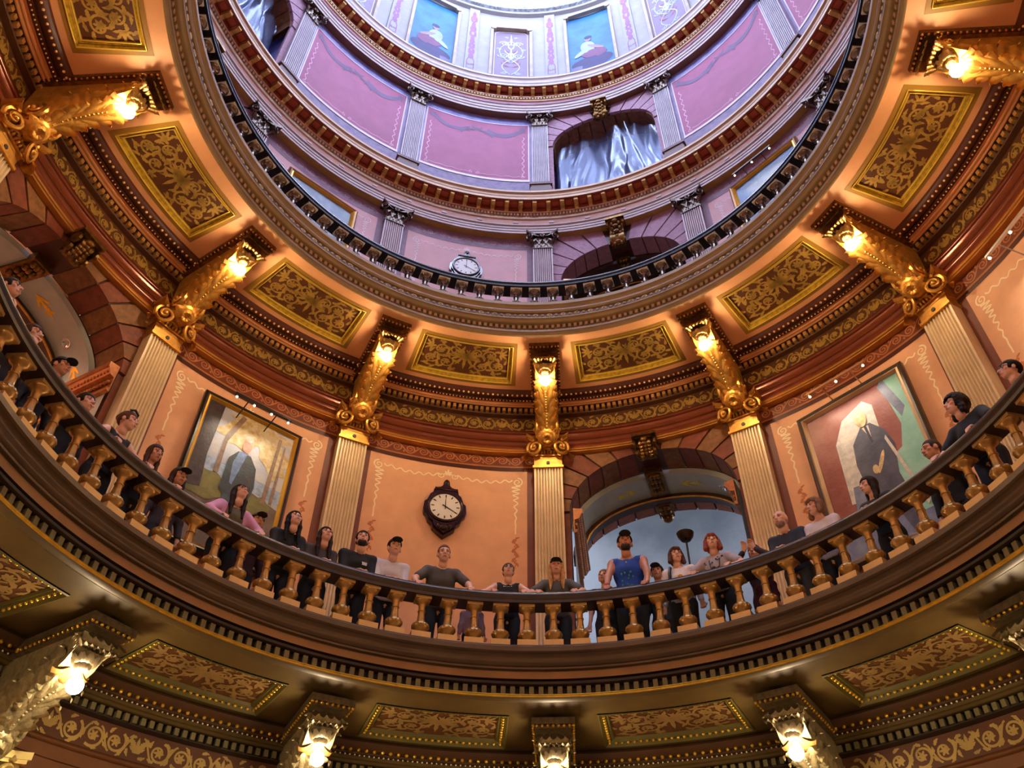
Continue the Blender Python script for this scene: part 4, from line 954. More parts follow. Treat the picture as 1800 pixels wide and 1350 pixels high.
def panel_frame5(h, z1):
    m = MB()
    for s in (-1, 1):
        m.prism([(s * h, 4.85), (s * (h + 0.018), 4.85), (s * (h + 0.018), z1 + 0.02), (s * h, z1 - 0.012)], cyl(RD), -0.02, 0.0)
    m.prism([(-h - 0.018, z1), (h + 0.018, z1), (h + 0.018, z1 + 0.03), (-h - 0.018, z1 + 0.03)], cyl(RD), -0.024, 0.0)
    for s in (-1, 1): m.tube([cyl(RD)(s * h, z1, -0.026), cyl(RD)(s * h, z1, 0)], 0.018, 12)
    return m.mesh('panel_frame', M_('frame_ivory', (168, 152, 134), 0.45))
fm1 = panel_frame5(0.118, 5.5)
sc1 = MB(); sc1.grid(strip(RD - 0.002, -0.14, 0.14, 4.86, 5.62, 6)); sc1 = sc1.mesh('painted_scene', skyb); fm2 = panel_frame5(0.142, 5.62)
def scene_fig(sx):
    o = MB(); W_ = on_wall(RD - 0.0032)
    def blob(pts, mi, q=0.0):
        W2 = on_wall(RD - 0.0032 - q); o.add([W2(sx * x, z) for x, z in pts], [tuple(range(len(pts)))], mi)
    def ell(cx, cz, rx, rz, mi, q, a=0, n=18):
        blob([(cx + rx * math.cos(2 * PI * i / n) * math.cos(a) - rz * math.sin(2 * PI * i / n) * math.sin(a), cz + rx * math.cos(2 * PI * i / n) * math.sin(a) + rz * math.sin(2 * PI * i / n) * math.cos(a)) for i in range(n)], mi, q)
    ell(0.0, 4.95, 0.13, 0.08, 0, 0, 0.1); ell(-0.06, 4.9, 0.075, 0.035, 3, 0.0006); ell(0.015, 5.06, 0.085, 0.055, 1, 0.001, -0.3); ell(-0.02, 5.16, 0.045, 0.08, 2, 0.0014, 0.1)
    ell(-0.06, 5.1, 0.02, 0.07, 2, 0.0018, -0.7); ell(0.03, 5.14, 0.016, 0.07, 4, 0.0018, 0.8); ell(-0.015, 5.27, 0.022, 0.034, 4, 0.0018); ell(-0.012, 5.29, 0.025, 0.024, 5, 0.0022)
    return o.mesh('painted_figure', [M_('scene_violet', (54, 46, 96), 0.6), M_('scene_rose', (112, 64, 100), 0.6), M_('scene_white', (150, 166, 176), 0.6), M_('scene_pale', (110, 102, 140), 0.6), M_('scene_flesh', (146, 120, 120), 0.6), M_('scene_dark', (40, 50, 90), 0.6)])
fig = [scene_fig(1), scene_fig(-1)]
rib = MB(); rib.prism([(-0.036, 4.84), (0.036, 4.84), (0.034, 5.74), (-0.034, 5.74)], cyl(RD), -0.012, 0.0); rib = rib.mesh('drum_strip', ivory)
ro = Orn()
ro.stroke([(-0.022, 4.88), (0.022, 4.88)], 0.004)
for sx in (-1, 1):
    ro.stroke([(sx * 0.022, 4.88), (sx * 0.022, 4.98), (0, 5.06)], 0.006).spiral(sx * 0.012, 4.93, 0.012, 1.3, 0, sx, 0.005).spiral(sx * 0.013, 5.2, 0.013, 1.2, PI / 2, sx, 0.005)
    for z, L in ((5.06, 0.1), (5.14, 0.09), (5.3, 0.12), (5.38, 0.1), (5.52, 0.12)): ro.leaf(0, z, PI / 2 - sx * 0.45, L, 0.02, 2, sx * 0.9)
for z, L in ((5.0, 0.12), (5.2, 0.14), (5.42, 0.12), (5.56, 0.14)): ro.leaf(0, z, PI / 2, L, 0.034, 2)
rom = [ro.build(on_wall(RD - 0.0136)).mesh('strip_ornament', M_('strip_rose', (136, 82, 124), 0.5)), None]
for i in range(-5, 6):
    c = ARCH[0] - 22.5 + 22.5 * i
    if i % 2 == 0:
        p = link('arabesque_panel', fl1, drum, rz=-rad(c)); link('panel_frame', fm1, p); link('arabesque', arab, p); link('arabesque', arab2, p); link('panel_line', ln1, p)
    else:
        p = link('scene_panel', sc1, drum, rz=-rad(c)); link('panel_frame', fm2, p); link('painted_figure', fig[(i // 2) % 2], p)
    s = link('drum_strip', rib, drum, rz=-rad(c + 11.25)); link('strip_ornament', rom[0], s)

# ------------------------------------------------------------------ clocks
def clock(name, label, az, rw, zc, k, tone):
    root = link(name, None, None, wpos(rw, az, zc), -rad(az), label=label, cat='clock')
    out = [(0, 0.128), (0.008, 0.118), (0.014, 0.10), (0.02, 0.094), (0.034, 0.09), (0.044, 0.082), (0.047, 0.066), (0.056, 0.058), (0.066, 0.03), (0.075, 0.022), (0.078, -0.01), (0.075, -0.024), (0.066, -0.034), (0.058, -0.056), (0.044, -0.07), (0.04, -0.086), (0.024, -0.1), (0.01, -0.112), (0, -0.12)]
    full = out + [(-x, z) for x, z in out[-2:0:-1]]
    f = lambda u, v, d: (u * k, d * k, v * k)
    m = MB(); m.prism(full, f, -0.022, 0.0); m.prism([(x * 0.9, z * 0.92) for x, z in full], f, -0.03, -0.02)
    link('case', m.mesh('case', tone, sharp=25), root)
    def tor(r, t, y, n=32):
        mm = MB(); mm.grid([[((r + t * math.cos(b)) * math.cos(a) * k, (y - t * math.sin(b)) * k, (r + t * math.cos(b)) * math.sin(a) * k) for b in [2 * PI * j / 8 for j in range(8)]] for a in [2 * PI * i / n for i in range(n)]], closed_u=True, closed_v=True); return mm
    link('bezel', tor(0.06, 0.006, -0.03).mesh('bezel', tone, sharp=80), root)
    dl = MB(); dl.revolve([(0.0001, 0), (0.057, 0)], 32); dl.v = [(x * k, (-0.0325) * k, y * k) for x, y, z in dl.v]; d = link('dial', dl.mesh('dial', white), root)
    for i in range(12):
        a = PI / 2 - 2 * PI * i / 12; r0, r1, w = 0.040, 0.051, 0.0022
        mk = MB(); c_, s_ = math.cos(a), math.sin(a)
        mk.add([((r * c_ + e * w * s_) * k, -0.0332 * k, (r * s_ - e * w * c_) * k) for r, e in ((r0, -1), (r0, 1), (r1, 1), (r1, -1))], [(0, 1, 2, 3)]); link('hour_mark', mk.mesh('hour_mark', black), d)
    for n, ang, L, w in (('minute_hand', PI / 2, 0.05, 0.0016), ('hour_hand', PI / 2 - 2 * PI * 4 / 12, 0.042, 0.0026)):
        h = MB(); c_, s_ = math.cos(ang), math.sin(ang)
        h.add([((r * c_ + e * w * s_) * k, -0.034 * k, (r * s_ - e * w * c_) * k) for r, e in ((-0.012, -1), (-0.012, 1), (L, 0.5), (L, -0.5))], [(0, 1, 2, 3)]); link(n, h.mesh(n, black), d)
    cr = MB(); cr.sphere((0, -0.02 * k, 0.108 * k), (0.013 * k, 0.014 * k, 0.02 * k), 10, 8); link('finial', cr.mesh('finial', tone, sharp=60), root); cr = MB(); cr.tube([(-0.042 * k, -0.026 * k, 0.078 * k), (0.042 * k, -0.026 * k, 0.078 * k)], 0.008 * k, 8); link('crest_roll', cr.mesh('crest_roll', tone, sharp=60), root); cr = MB(); cr.sphere((0, -0.03 * k, -0.088 * k), (0.02 * k, 0.01 * k, 0.014 * k), 10, 6)
    for sx in (-1, 1): cr.sphere((sx * 0.02 * k, -0.03 * k, -0.082 * k), (0.009 * k, 0.008 * k, 0.012 * k), 8, 6)
    link('carved_drop', cr.mesh('carved_drop', tone, sharp=60), root)
clock('wall_clock', 'large dark mahogany wall clock with white dial on the peach wall', -13.6, 1.449, 1.783, 1.0, clockw)
clock('wall_clock', 'smaller dark clock peeping over the upper balustrade', -13.4, 1.409, 3.118, 1.0, clockw)

# ------------------------------------------------------------------ paintings and picture lights
def painting(name, label, az, y0, hw, z0, z1, mo, mi_, mcanvas, shapes, fw=0.018, grp=None, tilt=0.0):
    zc = (z0 + z1) / 2; hh = (z1 - z0) / 2
    root = link(name, None, None, wpos(y0, az, z0), -rad(az), label=label, cat='painting', group=grp)
    root.rotation_euler = (rad(tilt), 0, -rad(az))
    def frame(a, b, d0, d1):
        m = MB()
        P0 = [(-hw - a, -a), (hw + a, -a), (hw + a, 2 * hh + a), (-hw - a, 2 * hh + a)]; P1 = [(-hw - b, -b), (hw + b, -b), (hw + b, 2 * hh + b), (-hw - b, 2 * hh + b)]
        m.grid([[(x, 0.006, z), (x, d0, z), ((x + x2) / 2, min(d0, d1) - 0.003, (z + z2) / 2), (x2, d1, z2), (x2, 0.002, z2)] for (x, z), (x2, z2) in zip(P0, P1)], closed_u=True); return m
    link('outer_frame', frame(fw * 1.6, fw * 0.75, -0.012, -0.016).mesh('outer_frame', mo, sharp=20), root)
    link('inner_frame', frame(fw * 0.8, 0.0, -0.014, -0.006).mesh('inner_frame', mi_, sharp=20), root)
    cv = MB(); cv.add([(-hw, -0.004, 0), (hw, -0.004, 0), (hw, -0.004, 2 * hh), (-hw, -0.004, 2 * hh)], [(0, 1, 2, 3)]); c = link('canvas', cv.mesh('canvas', mcanvas), root)
    for i, (n, poly, m) in enumerate(shapes):
        s = MB(); s.add([(x * hw, -0.0045 - 0.0003 * i, z * 2 * hh) for x, z in poly], [tuple(range(len(poly)))]); link(n, s.mesh(n, m), c)
    return root
def ell(cx, cz, rx, rz, n=20, a=0.0, j=0.0):
    out = []
    for i in range(n):
        t = 2 * PI * i / n; q = 1 + j * math.sin(3 * t + cx * 9) * 0.5 + j * math.sin(7 * t + cz * 13) * 0.5
        x, z = rx * q * math.cos(t), rz * q * math.sin(t); out.append((cx + x * math.cos(a) - z * math.sin(a), cz + x * math.sin(a) + z * math.cos(a)))
    return out
PM = lambda n, c, c2=None, s=9: M_('paint_' + n, c, 0.4, rgb2=c2, var=0.35, scale=s, bump=0.2, bscale=25)
sky = PM('sky', (160, 172, 200), (196, 196, 196), 2); bark = PM('bark', (62, 50, 48)); bark2 = PM('bark_pale', (128, 104, 86)); grass = PM('grass', (96, 96, 50), (130, 128, 64), 4); foli = PM('foliage', (176, 146, 70), (214, 200, 160), 11)
earth = PM('earth', (92, 78, 66), (120, 104, 92), 4); jacket = PM('jacket', (44, 58, 66)); shirt = PM('shirt', (104, 132, 180)); flesh = PM('flesh', (206, 132, 112)); hairw = PM('hair_white', (206, 190, 178)); trou = PM('trousers', (60, 74, 84)); lake = PM('lake', (150, 170, 200))
painting('portrait_painting', 'gold framed portrait of a man in a dark jacket under pale trees', -43.0, 1.424, 0.158, 1.385, 1.905, M_('frame_black', (38, 26, 20), 0.3), M_('frame_giltbright', (226, 176, 66), 0.3, 0.5), sky, [
    ('painted_lake', [(-1, 0.5), (1, 0.46), (1, 0.56), (-1, 0.6)], lake), ('painted_ground', [(-1, 0.0), (1, 0.0), (1, 0.42), (0.4, 0.47), (-0.2, 0.45), (-1, 0.5)], earth),
    ('painted_foliage', ell(-0.1, 0.86, 0.5, 0.11, 40, 0.1, 0.25), foli), ('painted_foliage', ell(0.6, 0.8, 0.42, 0.13, 40, -0.2, 0.25), foli), ('painted_foliage', ell(0.2, 0.95, 0.7, 0.06, 40, 0, 0.25), foli),
    ('painted_grass', ell(-0.55, 0.4, 0.55, 0.1, 30, 0, 0.2), grass), ('painted_grass', ell(0.55, 0.38, 0.3, 0.08, 30, 0, 0.2), grass),
    ('painted_tree', [(-1, 0.34), (-0.66, 0.36), (-0.72, 0.6), (-0.66, 1.0), (-1, 1.0)], bark), ('painted_tree', [(-0.5, 0.5), (-0.4, 0.5), (-0.4, 0.75), (-0.14, 0.98), (-0.24, 0.99), (-0.47, 0.8)], bark2),
    ('painted_tree', [(0.6, 0.42), (0.7, 0.42), (0.74, 0.95), (0.67, 0.95)], bark2), ('painted_tree', [(0.78, 0.44), (0.85, 0.44), (0.86, 0.9), (0.82, 0.9)], bark2),
    ('painted_trousers', [(-0.22, 0.1), (-0.05, 0.1), (0.02, 0.3), (0.1, 0.1), (0.26, 0.1), (0.26, 0.44), (-0.2, 0.44)], trou),
    ('painted_jacket', [(-0.3, 0.4), (0.0, 0.36), (0.3, 0.33), (0.4, 0.5), (0.34, 0.64), (0.16, 0.715), (-0.12, 0.715), (-0.28, 0.64)], jacket),
    ('painted_shirt', [(-0.13, 0.47), (-0.07, 0.46), (0.08, 0.715), (0.0, 0.73), (-0.1, 0.715), (-0.17, 0.62)], shirt),
    ('painted_shadow', [(0.1, 0.36), (0.15, 0.35), (0.3, 0.52), (0.24, 0.62), (0.22, 0.52)], bark), ('painted_hand', ell(0.12, 0.36, 0.06, 0.02), flesh),
    ('painted_head', ell(0.03, 0.785, 0.1, 0.062), flesh), ('painted_hair', ell(0.04, 0.836, 0.09, 0.024), hairw)], grp='paintings', fw=0.016)
redg = PM('red', (128, 52, 44), (156, 92, 84), 2); aqua = PM('aqua', (130, 196, 186), (160, 214, 206), 3); chair = PM('drape', (226, 218, 210), (186, 184, 184), 9); navy = PM('navy', (56, 60, 84), (84, 86, 110), 5); nvd = PM('navy_dark', (44, 46, 66)); blu = PM('bluegrey', (96, 110, 150), (130, 140, 170), 5); sand = PM('sand', (214, 186, 140))
painting('portrait_painting', 'tall portrait of a man in a dark suit against red and aqua', 46.6, 1.420, 0.166, 1.36, 1.905, M_('frame_umber', (70, 56, 46), 0.4), M_('frame_champagne', (206, 176, 140), 0.35, 0.3), redg, [
    ('painted_ground', [(-1, 0), (1, 0), (1, 0.16), (0.2, 0.22), (-1, 0.16)], blu), ('painted_aqua', [(0.5, 0.1), (1, 0.1), (1, 1.0), (0.62, 1.0), (0.74, 0.66), (0.6, 0.52), (0.3, 0.48)], aqua), ('painted_aqua', [(0.56, 0.98), (0.72, 1), (0.92, 0.76), (0.8, 0.7)], blu),
    ('painted_drape', [(-0.62, 0.32), (-0.2, 0.3), (0.2, 0.5), (0.34, 0.7), (0.36, 0.88), (0.2, 0.94), (-0.3, 0.88), (-0.56, 0.74)], chair), ('painted_shadow', [(-0.64, 0.1), (-0.4, 0.1), (-0.1, 0.4), (-0.5, 0.42)], blu),
    ('painted_trousers', [(-0.2, 0.0), (0.02, 0.0), (0.1, 0.24), (0.3, 0.0), (0.56, 0.0), (0.36, 0.44), (-0.1, 0.44)], navy), ('painted_coat', [(-0.26, 0.4), (0.38, 0.36), (0.5, 0.56), (0.42, 0.68), (0.2, 0.77), (0.0, 0.77), (-0.24, 0.68), (-0.3, 0.54)], navy),
    ('painted_collar', [(0.02, 0.76), (0.16, 0.76), (0.14, 0.66)], hairw), ('painted_tie', [(0.07, 0.76), (0.12, 0.76), (0.15, 0.64), (0.11, 0.63)], nvd), ('painted_hand', ell(0.16, 0.49, 0.13, 0.024, 16, 0.5), sand), ('painted_hand', ell(0.02, 0.46, 0.06, 0.03), sand),
    ('painted_cane', [(0.36, 0.62), (0.4, 0.64), (0.72, 0.14), (0.66, 0.12)], chair), ('painted_head', ell(0.06, 0.83, 0.12, 0.066), sand), ('painted_hair', ell(0.03, 0.872, 0.12, 0.032), hairw)], grp='paintings', fw=0.018)
painting('landscape_painting', 'gilt framed blue grey painting at the left of the upper gallery', -43.2, 1.386, 0.15, 2.82, 3.232, M_('frame_gilt_worn', (150, 104, 54), 0.35, 0.5), M_('frame_giltbright', (226, 176, 66), 0.3, 0.5), PM('mist', (90, 110, 130), (130, 150, 166), 2), [('painted_hill', [(-1, 0.3), (-0.3, 0.5), (0.4, 0.36), (1, 0.46), (1, 0.0), (-1, 0)], PM('hill', (70, 84, 84)))], grp='paintings')
painting('landscape_painting', 'gold framed deep blue painting at the right of the upper gallery', 46.9, 1.386, 0.15, 2.82, 3.27, M_('frame_gilt_worn', (150, 104, 54), 0.35, 0.5), M_('frame_giltbright', (226, 176, 66), 0.3, 0.5), PM('deepblue', (50, 84, 140), (84, 120, 170), 2), [('painted_hill', [(-1, 0.3), (-0.3, 0.5), (0.4, 0.36), (1, 0.46), (1, 0.0), (-1, 0)], PM('hill', (70, 84, 84)))], grp='paintings')
def picture_light(label, az, r, z, hl, mbar, power, arms=True, spots=4):
    root = link('picture_light', None, None, wpos(r, az, z), -rad(az), label=label, cat='picture light', group='picture lights over the paintings')
    b = MB(); b.box(-hl, hl, -0.004, 0.004, -0.004, 0.004); link('bar', b.mesh('bar', mbar), root)
    for s in (-0.5, 0.5):
        a = MB(); a.tube([(s * hl, 0, 0), (s * hl, 1.44 - r, -0.03)], 0.0022, 6); link('arm', a.mesh('arm', mbar), root)
    for i in range(spots):
        x = -hl * 0.92 + 2 * hl * 0.92 * i / (spots - 1)
        h = MB(); h.revolve([(0.002, 0.0), (0.005, -0.002), (0.006, -0.01), (0.0055, -0.012)], 10, (x, 0.002)); hd = link('spot_head', h.mesh('spot_head', mbar), root)
        g = MB(); g.sphere((x, 0.002, -0.012), 0.004, 8, 6); link('spot_bulb', g.mesh('spot_bulb', M_('spot_glow', (255, 226, 180), 0.5, var=0, emit=12)), hd)
    L = bpy.data.lights.new('spot', 'AREA'); L.shape = 'RECTANGLE'; L.size = S * hl * 2; L.size_y = 0.05; L.energy = power; L.color = (1.0, 0.84, 0.62); L.spread = rad(110)
    lo = bpy.data.objects.new('picture_lamp', L); COL.objects.link(lo); lo.parent = root; lo.location = (0, 0.0, -0.09)
    d = Vector((0, S * (1.42 - r), -S * 0.28)).normalized(); lo.rotation_euler = d.to_track_quat('-Z', 'Y').to_euler()
picture_light('dark picture light bar with four glowing spots above the woodland portrait', -43.3, 1.335, 1.905, 0.105, M_('bar_black', (24, 18, 16), 0.4), 5)
picture_light('slim pale picture light bar above the red and aqua portrait', 46.7, 1.345, 1.952, 0.108, M_('bar_brass', (196, 156, 110), 0.3, 0.6), 6, spots=3)
picture_light('thin picture light bar above the deep blue upper painting', 46.0, 1.33, 3.30, 0.10, M_('bar_bronze', (90, 70, 56), 0.4, 0.3), 1.5, spots=3)
picture_light('pale picture light bar at the right edge of the lower gallery', 75.5, 1.36, 1.955, 0.10, M_('bar_steel', (200, 200, 205), 0.3, 0.6), 8, spots=3)

# torchiere in the archway
t = link('floor_lamp', None, None, wpos(1.25, 21.6, FL3), 0, label='black torchiere floor lamp standing in the right archway behind the visitors', cat='floor lamp')
b = MB(); b.revolve([(0.001, 0.03), (0.14, 0.03), (0.15, 0.0), (0.001, 0.0)], 20); link('base', b.mesh('base', black, scale=1), t)
HT = S * 0.50
b = MB(); b.tube([(0, 0, 0.02), (0, 0, HT)], 0.014, 10); link('pole', b.mesh('pole', black, scale=1), t)
b = MB(); b.revolve([(0.02, HT - 0.02), (0.07, HT - 0.01), (0.11, HT + 0.04), (0.125, HT + 0.1), (0.12, HT + 0.1), (0.1, HT + 0.045), (0.03, HT)], 24); link('bowl', b.mesh('bowl', M_('bowl_bronze', (46, 36, 26), 0.25, 0.5), scale=1), t)

# ------------------------------------------------------------------ people (continuous bodies from blended volumes)
def surface_nets(F, org, h):
    s = F < 0; nx, ny, nz = F.shape; C = (nx - 1, ny - 1, nz - 1)
    acc = np.zeros(C + (3,)); cnt = np.zeros(C)
    off = [(0, 0, 0), (1, 0, 0), (0, 1, 0), (0, 0, 1), (1, 1, 0), (1, 0, 1), (0, 1, 1), (1, 1, 1)]
    sl = lambda o: tuple(slice(o[i], o[i] + C[i]) for i in range(3))
    for a in off:
        for ax in range(3):
            if a[ax]: continue
            b = tuple(a[i] + (i == ax) for i in range(3)); fa = F[sl(a)]; fb = F[sl(b)]; m = (fa < 0) != (fb < 0)
            t = np.where(m, fa / np.where(m, fa - fb, 1), 0); q = np.zeros(C + (3,)); q[..., 0], q[..., 1], q[..., 2] = a; q[..., ax] += t
            acc += q * m[..., None]; cnt += m
    idx = -np.ones(C, int); act = cnt > 0; idx[act] = np.arange(act.sum())
    I = np.stack(np.nonzero(act), -1); V = (I + acc[act] / cnt[act][:, None]) * h + org
    faces = []
    for ax in range(3):
        b1, b2 = [(1, 2), (2, 0), (0, 1)][ax]
        a = [slice(0, n) for n in F.shape]; b = list(a); a[ax] = slice(0, F.shape[ax] - 1); b[ax] = slice(1, F.shape[ax])
        sa, sb_ = s[tuple(a)], s[tuple(b)]; e = np.stack(np.nonzero(sa != sb_), -1)
        ok = (e[:, b1] > 0) & (e[:, b2] > 0) & (e[:, b1] < C[b1]) & (e[:, b2] < C[b2]); e = e[ok]
        if not len(e): continue
        def cell(d1, d2):
            q = e.copy(); q[:, b1] -= d1; q[:, b2] -= d2; return idx[q[:, 0], q[:, 1], q[:, 2]]
        Q = np.stack([cell(1, 1), cell(0, 1), cell(0, 0), cell(1, 0)], -1); fl = ~sa[tuple(e.T)]; Q[fl] = Q[fl][:, ::-1]; faces.append(Q)
    return V, np.concatenate(faces)
class SDF:
    def __init__(s, k=0.03): s.p = []; s.k = k; s.cut = []
    def cap(s, a, b, ra, rb): s.p.append(('c', np.array(a, float), np.array(b, float), ra, rb)); return s
    def ell(s, c, r, M=None): s.p.append(('e', np.array(c, float), np.array(r, float), M, 0)); return s
    def bounds(s, pad):
        lo = np.full(3, 1e9); hi = -lo
        for t, a, b, ra, rb in s.p:
            if t == 'c':
                for q, r in ((a, ra), (b, rb)): lo = np.minimum(lo, q - r); hi = np.maximum(hi, q + r)
            else: lo = np.minimum(lo, a - b.max()); hi = np.maximum(hi, a + b.max())
        return lo - pad, hi + pad
    def ev(s, P):
        F = None
        for t, a, b, ra, rb in s.p:
            if t == 'c':
                d = b - a; L = d @ d + 1e-9; u = np.clip(((P - a) @ d) / L, 0, 1); D = np.linalg.norm(P - a - u[..., None] * d, axis=-1) - (ra + (rb - ra) * u)
            else:
                q = P - a
                if ra is not None: q = q @ ra
                k0 = np.linalg.norm(q / b, axis=-1); k1 = np.linalg.norm(q / (b * b), axis=-1) + 1e-9; D = k0 * (k0 - 1) / k1
            if F is None: F = D
            else:
                h = np.clip(0.5 + 0.5 * (F - D) / s.k, 0, 1); F = F + (D - F) * h - s.k * h * (1 - h)
        for fn in s.cut: F = fn(F, P)
        return F
    def mesh(s, h):
        lo, hi = s.bounds(2.5 * h + s.k * 0.3); n = np.ceil((hi - lo) / h).astype(int) + 1
        G = np.stack(np.meshgrid(*[lo[i] + h * np.arange(n[i]) for i in range(3)], indexing='ij'), -1)
        F = s.ev(G); F[0], F[-1] = 1, 1; F[:, 0], F[:, -1] = 1, 1; F[:, :, 0], F[:, :, -1] = 1, 1
        return surface_nets(F, lo, h)
def np_mesh(name, parts, mats):
    V = []; Fc = []; mi = []; b = 0
    for (v, f, m) in parts:
        V.append(v); Fc.append(f + b); mi += [m] * len(f); b += len(v)
    me = bpy.data.meshes.new(name); me.from_pydata(np.concatenate(V).tolist(), [], np.concatenate(Fc).tolist())
    for m in mats: me.materials.append(m)
    me.polygons.foreach_set('material_index', mi); me.polygons.foreach_set('use_smooth', [True] * len(mi)); me.update(); return me
def rotx(a): c, s = math.cos(a), math.sin(a); return np.array([[1, 0, 0], [0, c, -s], [0, s, c]])
def rotz(a): c, s = math.cos(a), math.sin(a); return np.array([[c, -s, 0], [s, c, 0], [0, 0, 1]])
def ik(s, h, l1, l2, pole):
    d = h - s; L = np.linalg.norm(d)
    if L > (l1 + l2) * 0.995: h = s + d / L * (l1 + l2) * 0.995; d = h - s; L = np.linalg.norm(d)
    x = (L * L + l1 * l1 - l2 * l2) / (2 * L); y = math.sqrt(max(l1 * l1 - x * x, 0)); u = d / L; p = pole - u * (pole @ u); p /= np.linalg.norm(p) + 1e-9
    return s + u * x + p * y, h
SKIN = {'fair': (224, 172, 150), 'mid': (206, 148, 122), 'tan': (188, 128, 98)}
RAILTOP = (1.2145 - FL3) * S; RAILR = 1.014 * S
NECKC = (0, 0)
def person(label, az, zhead, skin='fair', top='shirt', topc=(40, 40, 45), sleeve='short', leg=(28, 28, 34), hair='short', hairc=(40, 28, 22), hat=None, hatc=(16, 16, 18), pose='rail', lean=10, look=18, yaw=0, glasses=False, beard=None, width=1.0, rhead=1.06, turn=0, extra=None, spread=0.26, cat='person'):
    H = zhead + 0.12
    ms = M_('skin_' + skin, SKIN[skin], 0.5, var=0.04); mt = M_('cloth_%d_%d_%d' % topc, topc, 0.8, var=0.1, scale=6); ml = M_('cloth_%d_%d_%d' % leg, leg, 0.8, var=0.1, scale=6); mh = M_('hair_%d_%d_%d' % hairc, hairc, 0.6, var=0.3, scale=30, spec=0.15)
    for _ in range(3):
        k = H / 1.75; la = rad(lean); hipz = 0.93 * k
        R = rotx(la)      # lean forward: +z tips towards -y
        up_ = lambda v: np.array([0, 0.02, hipz]) + R @ (np.array(v, float) * k - np.array([0, 0, hipz]))
        headc = up_((0, -0.02, 1.53)) + rotx(la * 0.35) @ (np.array([0, -0.035, 0.115]) * k)
        H += (zhead - headc[2])
    feet_r = rhead * S - headc[1]          # so that the head falls on its radius
    root = link('person', None, None, (feet_r * math.sin(rad(az)), feet_r * math.cos(rad(az)), FL3 * S + ZC), -rad(az) - rad(turn) * 0, label=label, cat=cat, group='visitors along the lower gallery railing')
    w = width * k
    sh = [up_((sx * 0.175 * width, 0.0, 1.415)) for sx in (-1, 1)]; nk0 = up_((0, 0.01, 1.43)); nk1 = headc + rotx(la * 0.4) @ np.array([0, 0.02, -0.06]) * k
    chest = up_((0, 0.0, 1.27)); belly = up_((0, -0.005, 1.08)); pelv = np.array([0, 0.02, 0.95 * k])
    arms = []; railz = RAILTOP + 0.012; raily = RAILR - feet_r
    for i, sx in enumerate((-1, 1)):
        if pose == 'rail': hand = np.array([sx * spread * k, raily - 0.02, railz + 0.015]); pole = np.array([sx * 1.0, 0.7, 0.1])
        elif pose == 'fold': hand = np.array([sx * 0.07 * k, raily + 0.02, railz + 0.02]); pole = np.array([sx * 0.5, 0.8, -0.5])
        elif pose == 'photo': hand = headc + np.array([sx * 0.07, -0.2, -0.06]); pole = np.array([sx * 1.0, 0.1, -1.0])
        else: hand = np.array([sx * 0.27 * k, -0.05, 0.80 * k]); pole = np.array([sx * 0.2, 1.0, 0])
        el, hand = ik(sh[i], hand, 0.29 * k, 0.26 * k, pole); arms.append((sh[i], el, hand))
    hips = [np.array([sx * 0.095 * k, 0.02, 0.9 * k]) for sx in (-1, 1)]; knees = [np.array([sx * 0.1 * k, -0.02, 0.49 * k]) for sx in (-1, 1)]; ank = [np.array([sx * 0.11 * k, 0.03, 0.08 * k]) for sx in (-1, 1)]
    def torso(B, g):
        B.ell(chest, (0.165 * w + g, 0.112 * k + g, 0.2 * k + g), R); B.ell(belly, (0.14 * w + g, 0.105 * k + g, 0.17 * k + g), R); B.ell(pelv, (0.165 * w + g, 0.115 * k + g, 0.13 * k + g))
        B.cap(sh[0] * 0.96 + nk0 * 0.04, sh[1] * 0.96 + nk0 * 0.04, 0.058 * k + g, 0.058 * k + g); B.cap(nk0, up_((0, 0.0, 1.3)), 0.075 * k + g, 0.12 * k + g)
        return B
    B = SDF(0.035); torso(B, 0.0); B.cap(nk0, nk1, 0.058 * k, 0.052 * k)
    for i in range(2):
        B.cap(arms[i][0], arms[i][1], 0.05 * k * width ** 0.5, 0.04 * k); B.cap(arms[i][1], arms[i][2], 0.039 * k, 0.027 * k)
        B.cap(hips[i], knees[i], 0.082 * k, 0.058 * k); B.cap(knees[i], ank[i], 0.056 * k, 0.04 * k); B.cap(ank[i] + np.array([0, 0.03, -0.03 * k]), ank[i] + np.array([0, -0.14 * k, -0.045 * k]), 0.042 * k, 0.036 * k)
    bv, bf = B.mesh(0.02)
    parts = [(bv, bf, 0)]
    # hands: palm, four unequal fingers curled over the rail, thumb
    for i, sx in enumerate((-1, 1)):
        a, e, hnd = arms[i]; fd = (hnd - e); fd /= np.linalg.norm(fd)
        if pose in ('rail', 'fold'): fd = np.array([(-sx * 0.75 if pose == 'fold' else -sx * 0.12), -0.8, -0.12]); fd /= np.linalg.norm(fd)
        if pose == 'photo': fd = np.array([-sx * 0.3, -0.25, 0.9]); fd /= np.linalg.norm(fd)
        dn = np.array([0, 0, -1.0]) if pose in ('rail', 'fold') else np.array([0.0, -1, 0]); lat = np.cross(fd, dn); lat /= np.linalg.norm(lat) + 1e-9
        D = SDF(0.012); D.cap(hnd, hnd + fd * 0.05 * k, 0.026 * k, 0.024 * k)
        for q in (-0.6, 0.6): D.cap(hnd + lat * q * 0.02 * k, hnd + fd * 0.075 * k + lat * q * 0.034 * k, 0.018 * k, 0.015 * k)
        for j, L in enumerate((0.072, 0.085, 0.08, 0.062)):
            o = hnd + fd * 0.075 * k + lat * (j - 1.5) * 0.02 * k; m1 = o + (fd * 0.85 + dn * 0.35) * L * 0.5 * k; m2 = m1 + (fd * 0.35 + dn * 0.9) * L * 0.5 * k
            D.cap(o, m1, 0.0105 * k, 0.0095 * k); D.cap(m1, m2, 0.0095 * k, 0.008 * k)
